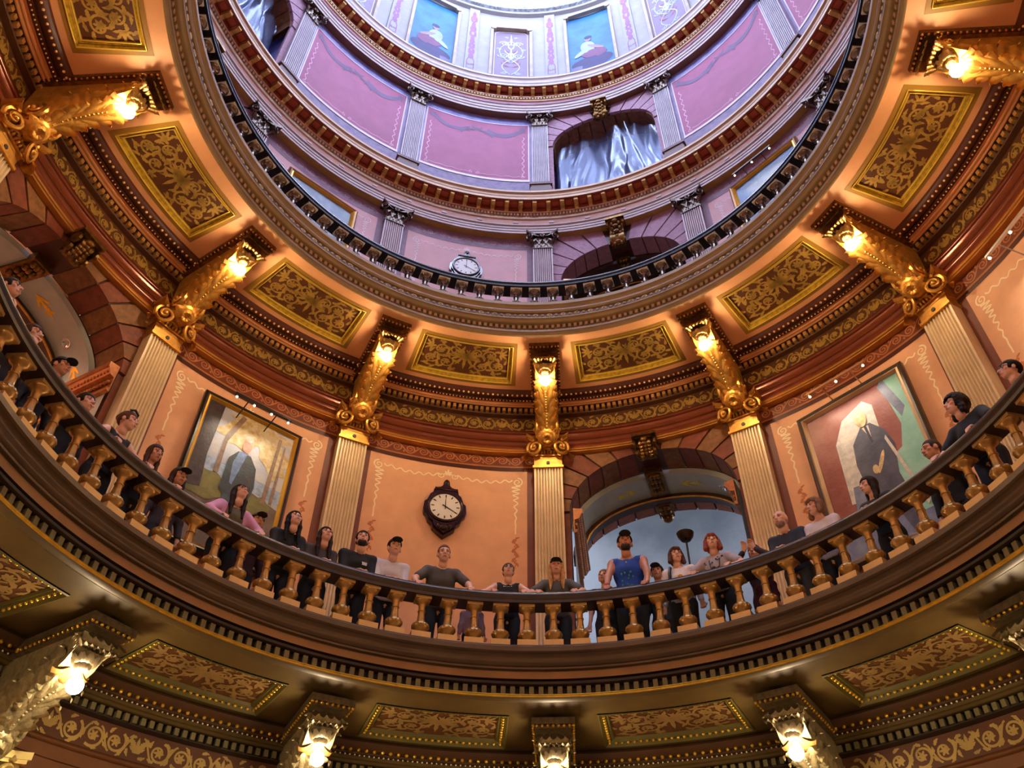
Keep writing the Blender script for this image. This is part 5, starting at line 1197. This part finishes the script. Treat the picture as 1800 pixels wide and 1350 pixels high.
        ti = hnd + lat * (-sx * 1) * 0.026 * k + fd * 0.02 * k; D.cap(ti, ti + (fd * 0.6 + lat * (-sx) * 0.6) * 0.045 * k, 0.012 * k, 0.0105 * k); t2 = ti + (fd * 0.6 + lat * (-sx) * 0.6) * 0.045 * k; D.cap(t2, t2 + (fd * 0.9 + dn * 0.3) * 0.03 * k, 0.0105 * k, 0.009 * k)
        hv, hf = D.mesh(0.0075); parts.append((hv, hf, 0))
    # head
    look = look - 13; HR = rotz(rad(-yaw)) @ rotx(-rad(look)); ks = k * 1.08 if H > 1.5 else k * 1.18
    ld = HR.T @ np.array([0, 0, -1.0]); lb = HR.T @ np.array([0, 1.0, 0])
    T = lambda v: (np.asarray(v) * ks) @ HR.T + headc
    D = SDF(0.014)
    D.ell((0, 0.018, 0.028), (0.074, 0.093, 0.094)); D.ell((0, -0.022, -0.045), (0.057, 0.062, 0.072)); D.ell((0, -0.05, -0.092), (0.026, 0.026, 0.02)); D.cap((0, 0.02, -0.05), (0, 0.03, -0.14), 0.05, 0.05)
    D.cap((0, -0.082, 0.012), (0, -0.106, -0.028), 0.0075, 0.0135); D.cap((-0.015, -0.088, -0.03), (0.015, -0.088, -0.03), 0.009, 0.009)
    D.cap((-0.042, -0.068, 0.03), (0.042, -0.068, 0.03), 0.012, 0.012); D.cap((-0.018, -0.082, -0.058), (0.018, -0.082, -0.058), 0.0085, 0.0085); D.cap((-0.014, -0.08, -0.07), (0.014, -0.08, -0.07), 0.009, 0.009)
    for sx in (-1, 1): D.ell((sx * 0.046, -0.055, -0.02), (0.02, 0.02, 0.018)); D.ell((sx * 0.077, 0.015, -0.008), (0.011, 0.02, 0.031))
    def sock(F, P):
        for sx in (-1, 1): F = np.maximum(F, -(np.linalg.norm((P - np.array([sx * 0.031, -0.094, 0.006])) / np.array([1.2, 1, 0.7]), axis=-1) - 0.013))
        return F
    D.cut.append(sock); hv, hf = D.mesh(0.0072); parts.append((T(hv), hf, 0))
    body = link('body', np_mesh('body', parts, [ms]), root)
    def child(name, sd, h, m, xf=None, par=root):
        v, f = sd.mesh(h); return link(name, np_mesh(name, [((xf(v) if xf else v), f, 0)], [m]), par)
    # eyes, brows, lips
    for sx in (-1, 1): e = SDF(0.001); e.ell((sx * 0.031, -0.077, 0.006), (0.0115, 0.0105, 0.008)); child('eye', e, 0.0045, M_('eye_white', (170, 154, 146), 0.25), T, body)
    for sx in (-1, 1): e = SDF(0.001); e.ell((sx * 0.031, -0.0865, 0.007), (0.0062, 0.005, 0.0068)); child('iris', e, 0.0035, M_('iris_dark', (34, 24, 20), 0.2), T, body)
    for sx in (-1, 1): e = SDF(0.004); e.cap((sx * 0.018, -0.083, 0.03), (sx * 0.047, -0.072, 0.032), 0.0048, 0.0035); child('eyebrow', e, 0.004, mh, T, body)
    e = SDF(0.004); e.cap((-0.017, -0.0895, -0.0605), (0.017, -0.0895, -0.0605), 0.0042, 0.0042); e.cap((-0.013, -0.089, -0.0685), (0.013, -0.089, -0.0685), 0.0048, 0.0048); child('lips', e, 0.004, M_('lips', (150, 78, 72), 0.4), T, body)
    # clothes
    Cl = SDF(0.035); torso(Cl, 0.011)
    if sleeve == 'short':
        for i in range(2): q = arms[i][0] + (arms[i][1] - arms[i][0]) * 0.72; Cl.cap(arms[i][0], q, 0.066 * k, 0.062 * k)
    elif sleeve == 'long':
        for i in range(2): q = arms[i][1] + (arms[i][2] - arms[i][1]) * 0.86; Cl.cap(arms[i][0], arms[i][1], 0.063 * k, 0.054 * k); Cl.cap(arms[i][1], q, 0.052 * k, 0.041 * k)
    nkr = 0.078 * k if sleeve != 'none' else 0.1 * k
    def neckhole(F, P): return np.maximum(F, -(np.linalg.norm((P - (nk0 + np.array([0, -0.035, 0.055]) * k)), axis=-1) - nkr))
    Cl.cut.append(neckhole)
    if sleeve == 'none':
        def armhole(F, P):
            for i, sx in enumerate((-1, 1)): F = np.maximum(F, -(np.linalg.norm(P - (sh[i] + np.array([sx * 0.055, 0, -0.01]) * k), axis=-1) - 0.1 * k))
            return F
        Cl.cut.append(armhole)
    hem = (0.9 * k); Cl.cut.append(lambda F, P: np.maximum(F, hem - P[..., 2]))
    child({'shirt': 'shirt', 'jacket': 'jacket', 'tank': 'tank_top'}[top], Cl, 0.017, mt)
    Tr = SDF(0.03); Tr.ell(pelv, (0.168 * w + 0.006, 0.12 * k, 0.12 * k))
    for i in range(2): Tr.cap(hips[i], knees[i], 0.095 * k, 0.07 * k); Tr.cap(knees[i], ank[i], 0.068 * k, 0.056 * k)
    Tr.cut.append(lambda F, P: np.maximum(np.maximum(F, P[..., 2] - 1.0 * k), 0.06 - P[..., 2])); child('trousers', Tr, 0.02, ml)
    # hair
    def facecut(F, P, y0=-0.045, z0=0.045):
        # keep face clear: remove in front of a slanted plane below the hairline
        face = np.maximum(np.maximum(P[..., 1] - (y0 + 0.0) + 0.0, P[..., 2] - z0), -1); return np.maximum(F, -face)
    if hair in ('short', 'curly', 'long', 'bob', 'bun', 'buzz'):
        g = {'short': 0.012, 'curly': 0.03, 'long': 0.016, 'bob': 0.02, 'bun': 0.01, 'buzz': 0.004}[hair]
        D = SDF(0.02); D.ell((0, 0.024, 0.034), (0.075 + g, 0.094 + g, 0.093 + g))
        if hair in ('long', 'curly'):
            D.ell((0, 0.055, -0.05), (0.075, 0.06, 0.13 if hair == 'long' else 0.1))
            for sx in (-1, 1):
                q0 = np.array([sx * 0.074, 0.01, 0.03]); q1 = np.array([sx * 0.078, 0.012, -0.05]) + ld * 0.03; q2 = q1 + ld * (0.13 if hair == 'long' else 0.05) - lb * 0.015; D.cap(q0, q1, 0.024, 0.03); D.cap(q1, q2, 0.03, 0.026)
                if hair == 'long': D.cap(q2, q2 + ld * 0.12 - lb * 0.03, 0.026, 0.014)
        if hair == 'bob':
            D.ell((0, 0.06, -0.03), (0.085, 0.06, 0.1))
            for sx in (-1, 1): D.cap((sx * 0.08, 0.0, 0.02), (sx * 0.088, -0.01, -0.1), 0.026, 0.034)
            D.cap((-0.03, -0.075, 0.075), (0.03, -0.075, 0.075), 0.02, 0.02)
        if hair == 'bun': D.ell((0, 0.11, 0.06), (0.04, 0.04, 0.04))
        zl = 0.052 if hair != 'bob' else 0.042
        def hc(F, P):
            face = np.maximum(np.maximum(P[..., 1] + 0.035, P[..., 2] - zl), np.abs(P[..., 0]) - 0.074); F = np.maximum(F, -face)
            if hair in ('short', 'buzz', 'bun'): F = np.maximum(F, -np.maximum(P[..., 2] + 0.02 - 0.25 * (0.05 - P[..., 1]) * 0 , P[..., 1] - 0.06)) ; F = np.maximum(F, -(P[..., 2] + 0.065))
            if hair == 'curly': F = F + 0.006 * np.sin(P[..., 0] * 150) * np.sin(P[..., 1] * 140) * np.sin(P[..., 2] * 130)
            return F
        D.cut.append(hc); child('hair', D, 0.0085, mh, T)
    if beard:
        D = SDF(0.012); D.ell((0, -0.03, -0.074), (0.056, 0.059, 0.05)); D.cap((-0.022, -0.094, -0.046), (0.022, -0.094, -0.046), 0.008, 0.008)
        D.cut.append(lambda F, P: np.maximum(np.maximum(F, np.maximum(P[..., 2] + 0.064 - 0.3 * np.abs(P[..., 0]), P[..., 1] - 0.0)), -np.maximum(np.abs(P[..., 2] + 0.0635) - 0.009, np.abs(P[..., 0]) - 0.02)))
        child('beard', D, 0.007, M_('hair_%d_%d_%d' % beard, beard, 0.5, var=0.3, scale=30), T)
    if hat:
        D = SDF(0.012); D.ell((0, 0.018, 0.045), (0.089, 0.107, 0.092)); D.cut.append(lambda F, P: np.maximum(F, 0.046 - P[..., 2] + 0.02 * P[..., 1])); c = child('cap', D, 0.008, M_('hat_%d_%d_%d' % hatc, hatc, 0.7), T)
        D = SDF(0.004); D.ell((0, -0.112, 0.05), (0.068, 0.06, 0.009), rotx(rad(-4))); child('brim', D, 0.0065, M_('hat_%d_%d_%d' % hatc, hatc, 0.7), T, c)
    if glasses:
        gm = MB(); 
        for sx in (-1, 1):
            pts = [tuple(T((sx * 0.033 + 0.024 * math.cos(t), -0.1, 0.004 + 0.018 * math.sin(t)))) for t in [2 * PI * i / 14 for i in range(15)]]; gm.tube(pts, 0.0028, 6)
            gm.tube([tuple(T((sx * 0.057, -0.098, 0.008))), tuple(T((sx * 0.08, 0.01, 0.008)))], 0.0025, 6)
        gm.tube([tuple(T((-0.01, -0.1, 0.008))), tuple(T((0.01, -0.1, 0.008)))], 0.0025, 6); go = link('glasses', gm.mesh('glasses', black, scale=1), root)
        ln = MB()
        for sx in (-1, 1):
            ln = MB(); ln.add([tuple(T((sx * 0.033 + 0.022 * math.cos(t), -0.1, 0.004 + 0.016 * math.sin(t)))) for t in [2 * PI * i / 12 for i in range(12)]], [tuple(range(12))])
            link('lens', ln.mesh('lens', M_('lens', (150, 160, 176), 0.05, var=0.02, trans=0.7), scale=1), go)
    P = dict(root=root, k=k, headc=headc, T=T, arms=arms, chest=chest, R=R, up=up_, mt=mt, nk0=nk0)
    if extra: extra(P)
    return P
def patch(name, m, x0, x1, z0, z1, dy=0.13):
    """small thing lying on the chest front"""
    def fn(P):
        k = P['k']; b = MB(); n = 4
        b.grid([[tuple(P['up']((x0 + (x1 - x0) * i / n, -dy - 0.004 + 0.35 * (x0 + (x1 - x0) * i / n) ** 2, z)) ) for z in (z0, z1)] for i in range(n + 1)]); link(name, b.mesh(name, m, scale=1), P['root'])
    return fn
def strap(P):
    b = MB()
    for sx in (-1,):
        b.tube([tuple(P['up']((sx * 0.11, 0.05, 1.47))), tuple(P['up']((sx * 0.11, -0.06, 1.475))), tuple(P['up']((sx * 0.115, -0.125, 1.36))), tuple(P['up']((sx * 0.12, -0.135, 1.2))), tuple(P['up']((sx * 0.14, -0.11, 1.0)))], 0.02, 6)
    link('backpack_strap', b.mesh('backpack_strap', black, scale=1), P['root'])
    c = MB()
    for i in range(10):
        t = 2 * PI * i / 10; c.sphere(tuple(P['up']((0.03 + 0.028 * math.cos(t), -0.137, 1.27 + 0.028 * math.sin(t)))), 0.012, 6, 4)
    c.sphere(tuple(P['up']((0.03, -0.138, 1.27))), 0.018, 8, 6); link('sunflower_print', c.mesh('sunflower_print', M_('sunflower', (206, 150, 40), 0.7), scale=1), P['root'])
def camera_neck(P):
    b = MB(); q = P['up']((0, -0.155, 1.18)); b.box(q[0] - 0.05, q[0] + 0.05, q[1] - 0.03, q[1] + 0.03, q[2] - 0.035, q[2] + 0.035); b.tube([(q[0], q[1] - 0.03, q[2]), (q[0], q[1] - 0.08, q[2])], 0.028, 12); c = link('camera_on_strap', b.mesh('camera_on_strap', black, scale=1), P['root'])
    s = MB()
    for sx in (-1, 1): s.tube([tuple(q + np.array([sx * 0.05, 0, 0.02])), tuple(P['up']((sx * 0.07, -0.13, 1.34))), tuple(P['up']((sx * 0.075, -0.02, 1.47)))], 0.006, 6)
    link('strap', s.mesh('strap', black, scale=1), c)
def phone(P):
    h = (P['arms'][0][2] + P['arms'][1][2]) / 2 + np.array([0, 0, 0.07]); b = MB(); b.box(h[0] - 0.075, h[0] + 0.075, h[1] - 0.005, h[1] + 0.005, h[2] - 0.037, h[2] + 0.037)
    o = link('phone', b.mesh('phone', M_('phone_pale', (176, 190, 206), 0.2), scale=1), P['root'])
def open_jacket(P):
    k = P['k']
    for sx in (-1, 1):
        D = SDF(0.03); i = 0 if sx < 0 else 1; a = P['arms'][i]
        D.cap(a[0], a[1], 0.075 * k, 0.066 * k); D.cap(a[1], a[1] + (a[2] - a[1]) * 0.85, 0.064 * k, 0.05 * k); D.cap(P['up']((sx * 0.13, -0.02, 1.40)), P['up']((sx * 0.15, -0.03, 1.05)), 0.06 * k, 0.07 * k)
        v, f = D.mesh(0.018); link('pink_jacket', np_mesh('pink_jacket', [(v, f, 0)], [M_('cloth_pink', (206, 142, 176), 0.7)]), P['root'])
def wrist(P):
    a = P['arms'][0]; d = (a[2] - a[1]) / np.linalg.norm(a[2] - a[1]); b = MB(); b.tube([tuple(a[2] - d * 0.085), tuple(a[2] - d * 0.03)], 0.042, 12); link('wristband', b.mesh('wristband', M_('band_red', (150, 24, 34), 0.7), scale=1), P['root'])
    D = MB(); D.sphere(tuple(P['up']((0, -0.118, 1.36))), 0.012, 8, 6); link('pendant', D.mesh('pendant', M_('pendant', (214, 206, 190), 0.3, 0.5), scale=1), P['root'])
def nametag(P): patch('name_tag', M_('tag_white', (226, 228, 232), 0.5), 0.03, 0.1, 1.28, 1.32, 0.128)(P)
def print_shirt(P):
    b = MB()
    for i in range(16):
        x = -0.09 + 0.012 * i; z = 1.24 + 0.018 * math.sin(i * 2.3); b.sphere(tuple(P['up']((x, -0.122 + 0.3 * x * x, z))), (0.008, 0.003, 0.012), 6, 4)
    pr = link('shirt_print', b.mesh('shirt_print', M_('print_grey', (120, 122, 128), 0.8), scale=1), P['root']); pr['kind'] = 'stuff'
def necklace(P):
    b = MB(); b.tube([tuple(P['up']((0.07 * math.sin(t), -0.075 - 0.045 * math.cos(t), 1.41 - 0.03 * math.cos(t)))) for t in [-1.3 + 0.26 * i for i in range(11)]], 0.004, 6); link('necklace', b.mesh('necklace', M_('silver', (190, 190, 196), 0.2, 0.9), scale=1), P['root'])
def dotted(P):
    b = MB(); r_ = random.Random(3)
    for i in range(46):
        x = r_.uniform(-0.15, 0.15); z = r_.uniform(1.02, 1.4); b.sphere(tuple(P['up']((x, -0.134 + 1.3 * x * x, z))), (r_.uniform(0.007, 0.016), 0.004, r_.uniform(0.007, 0.014)), 6, 4)
    pr = link('blouse_print', b.mesh('blouse_print', M_('print_dark', (44, 44, 58), 0.8), scale=1), P['root']); pr['kind'] = 'stuff'; camera_neck(P)
def blueprint(P):
    b = MB(); r_ = random.Random(5)
    for i in range(14):
        x = r_.uniform(-0.07, 0.07); z = r_.uniform(1.02, 1.24); b.sphere(tuple(P['up']((x, -0.128 + 0.4 * x * x, z))), (0.014, 0.004, 0.02), 6, 4)
    pr = link('shirt_print', b.mesh('shirt_print', M_('print_green', (40, 110, 120), 0.8), scale=1), P['root']); pr['kind'] = 'stuff'; wrist(P)
dk = (38, 26, 22); br = (74, 46, 32); bk = (18, 14, 14); bl_ = (176, 134, 84)
person('person with dark wavy hair leaning out at the far left edge of the railing', -91.6, 1.45, 'fair', hair='short', hairc=dk, topc=(26, 24, 26), sleeve='long', look=25)
person('person in dark clothes, mostly hidden, second visitor from the left edge', -82.4, 1.70, 'fair', hair='short', hairc=br, topc=(40, 34, 36), sleeve='long', pose='down', rhead=1.13)
person('person in a black cap before the left archway', -79.9, 1.41, 'mid', hat=True, hair='buzz', topc=(30, 22, 20), sleeve='long', pose='down')
person('person with short hair left of the woman in the black tank top', -71.8, 1.62, 'fair', hair='short', hairc=dk, topc=(22, 22, 26), sleeve='long', pose='down', rhead=1.13)
person('woman in black tank top with sunglasses pushed up on pulled back hair', -67.8, 1.54, 'fair', top='tank', topc=(16, 12, 14), sleeve='none', hair='bun', hairc=(96, 60, 48), yaw=-22, look=14, extra=lambda P: (lambda g: link('sunglasses', g.mesh('sunglasses', black, scale=1), P['root']))((lambda m: (m.tube([tuple(P['T']((-0.075, -0.02, 0.1))), tuple(P['T']((-0.04, -0.055, 0.125))), tuple(P['T']((0.04, -0.055, 0.125))), tuple(P['T']((0.075, -0.02, 0.1)))], 0.014, 8), m)[1])(MB())))
person('woman with long brown hair left of the woodland portrait', -62.4, 1.42, 'mid', hair='long', hairc=br, topc=(30, 24, 26), sleeve='long', look=8)
person('woman in a black cap with long hair at the corner of the woodland portrait', -55.9, 1.59, 'mid', hat=True, hair='long', hairc=(58, 34, 26), topc=(60, 44, 42), sleeve='long', look=12, pose='down', lean=3, rhead=1.13)
person('woman in open pink jacket and olive top looking straight up with glasses', -48.4, 1.59, 'fair', topc=(92, 86, 62), sleeve='none', top='tank', hair='long', hairc=dk, glasses=True, look=34, lean=4, extra=open_jacket)
person('child in a dark cap beside the woman in the pink jacket', -43.3, 1.54, 'mid', hat=True, hatc=(40, 24, 24), hair='buzz', topc=(70, 34, 36), sleeve='long', pose='down', rhead=1.13)
person('woman with long dark hair and black jacket under the right corner of the woodland portrait', -39.3, 1.57, 'fair', top='jacket', topc=(26, 25, 28), sleeve='long', hair='long', hairc=bk, look=32, pose='fold', lean=14)
person('woman with long dark hair in a grey sweater beside the golden pilaster', -34.1, 1.51, 'fair', topc=(62, 54, 50), sleeve='long', hair='long', hairc=(46, 26, 20), look=28, pose='fold', lean=10)
person('man with short dark hair and beard in a black shirt with white tag', -28.3, 1.61, 'fair', topc=(13, 13, 15), sleeve='long', hair='short', hairc=bk, beard=(34, 24, 20), look=22, yaw=12, pose='fold', width=1.12, extra=nametag)
person('man in a black cap and white printed long sleeved shirt', -23.1, 1.60, 'fair', topc=(206, 200, 206), sleeve='long', hat=True, hair='buzz', look=16, pose='fold', lean=16, width=1.08, extra=print_shirt)
person('man with cropped hair in a grey t-shirt, arms spread on the handrail', -15.2, 1.64, 'fair', topc=(78, 76, 76), sleeve='short', hair='buzz', hairc=(104, 70, 54), look=8, lean=16, spread=0.34, width=1.08)
person('woman with glasses in a black sleeveless top below the clock', -4.9, 1.47, 'fair', top='tank', topc=(14, 13, 16), sleeve='none', hair='bun', hairc=(86, 60, 46), glasses=True, look=24, spread=0.22, width=1.05, extra=necklace)
person('person in a black cap with long blond hair and grey t-shirt before the middle pilaster', 2.7, 1.53, 'fair', topc=(84, 84, 84), sleeve='short', hat=True, hair='long', hairc=(190, 146, 92), look=10, lean=14, spread=0.25)
person('fair haired youth in a black t-shirt left of the man in blue', 9.9, 1.44, 'fair', topc=(18, 16, 18), sleeve='short', hair='short', hairc=(140, 100, 66), look=20, yaw=14, pose='down', lean=2, rhead=1.1)
person('tall bearded man in a blue tank top and black cap', 13.8, 1.80, 'tan', top='tank', topc=(24, 70, 168), sleeve='none', hat=True, hair='buzz', hairc=dk, beard=(40, 26, 22), look=22, yaw=-12, lean=4, width=1.06, spread=0.23, extra=blueprint)
person('child in a dark cap half hidden behind the woman in white', 17.7, 1.48, 'fair', hat=True, hatc=(24, 20, 26), hair='buzz', topc=(60, 60, 66), sleeve='long', pose='down', rhead=1.13)
person('woman with a brown bob in a white sunflower shirt with backpack strap', 21.5, 1.48, 'fair', topc=(226, 218, 216), sleeve='long', hair='bob', hairc=(84, 52, 38), look=16, yaw=-24, pose='down', lean=3, extra=strap)
person('red haired woman in a patterned blouse with a camera round her neck', 27.3, 1.54, 'fair', topc=(176, 166, 174), sleeve='short', hair='bob', hairc=(140, 66, 46), look=22, yaw=-18, lean=5, spread=0.24, extra=dotted)
person('short person holding up a pale phone left of the bald man', 32.2, 1.43, 'fair', hair='short', hairc=dk, topc=(50, 30, 44), sleeve='long', leg=(40, 24, 36), pose='photo', lean=2, rhead=1.13, extra=phone)
person('bald man with grey beard in a navy polo shirt before the right pilaster', 38.2, 1.54, 'fair', topc=(34, 42, 58), sleeve='short', hair='none', hairc=(130, 110, 100), beard=(150, 120, 108), look=14, yaw=8, lean=14, width=1.12, leg=(66, 62, 50), pose='fold')
person('woman with light brown hair in a white collared shirt', 43.6, 1.51, 'fair', topc=(216, 206, 214), sleeve='long', hair='bob', hairc=(128, 92, 66), look=12, yaw=26, lean=10, pose='fold')
person('woman with long dark hair in a dark shirt below the red portrait', 52.0, 1.43, 'fair', topc=(38, 40, 46), sleeve='long', hair='long', hairc=(34, 22, 22), look=12, yaw=30, pose='fold', lean=10)
person('bald man in dark clothes at the right edge of the red portrait', 60.0, 1.62, 'mid', topc=(20, 18, 22), sleeve='long', hair='buzz', hairc=(60, 44, 40), look=10, yaw=24, pose='down', rhead=1.13)
person('young man with long curly dark hair in a navy t-shirt', 67.8, 1.62, 'fair', topc=(22, 26, 38), sleeve='short', hair='curly', hairc=(34, 22, 22), look=22, yaw=20, lean=8, width=1.1, pose='rail')
person('dark haired person with glasses at the right edge of the picture', 76.6, 1.44, 'fair', topc=(26, 24, 30), sleeve='long', hair='short', hairc=bk, glasses=True, look=26, yaw=18, pose='fold')
person('small child in a pale violet jacket behind the balusters below the clock', -10.2, 1.0, 'fair', hair='bob', hairc=br, topc=(150, 122, 146), sleeve='long', leg=(20, 18, 22), pose='down', lean=0, look=10, rhead=1.075)
person('child in a dark purple top behind the balusters beside the phone', 33.9, 0.86, 'mid', hair='short', hairc=bk, topc=(70, 24, 60), sleeve='long', leg=(60, 28, 40), pose='down', lean=0, look=10, rhead=1.05)
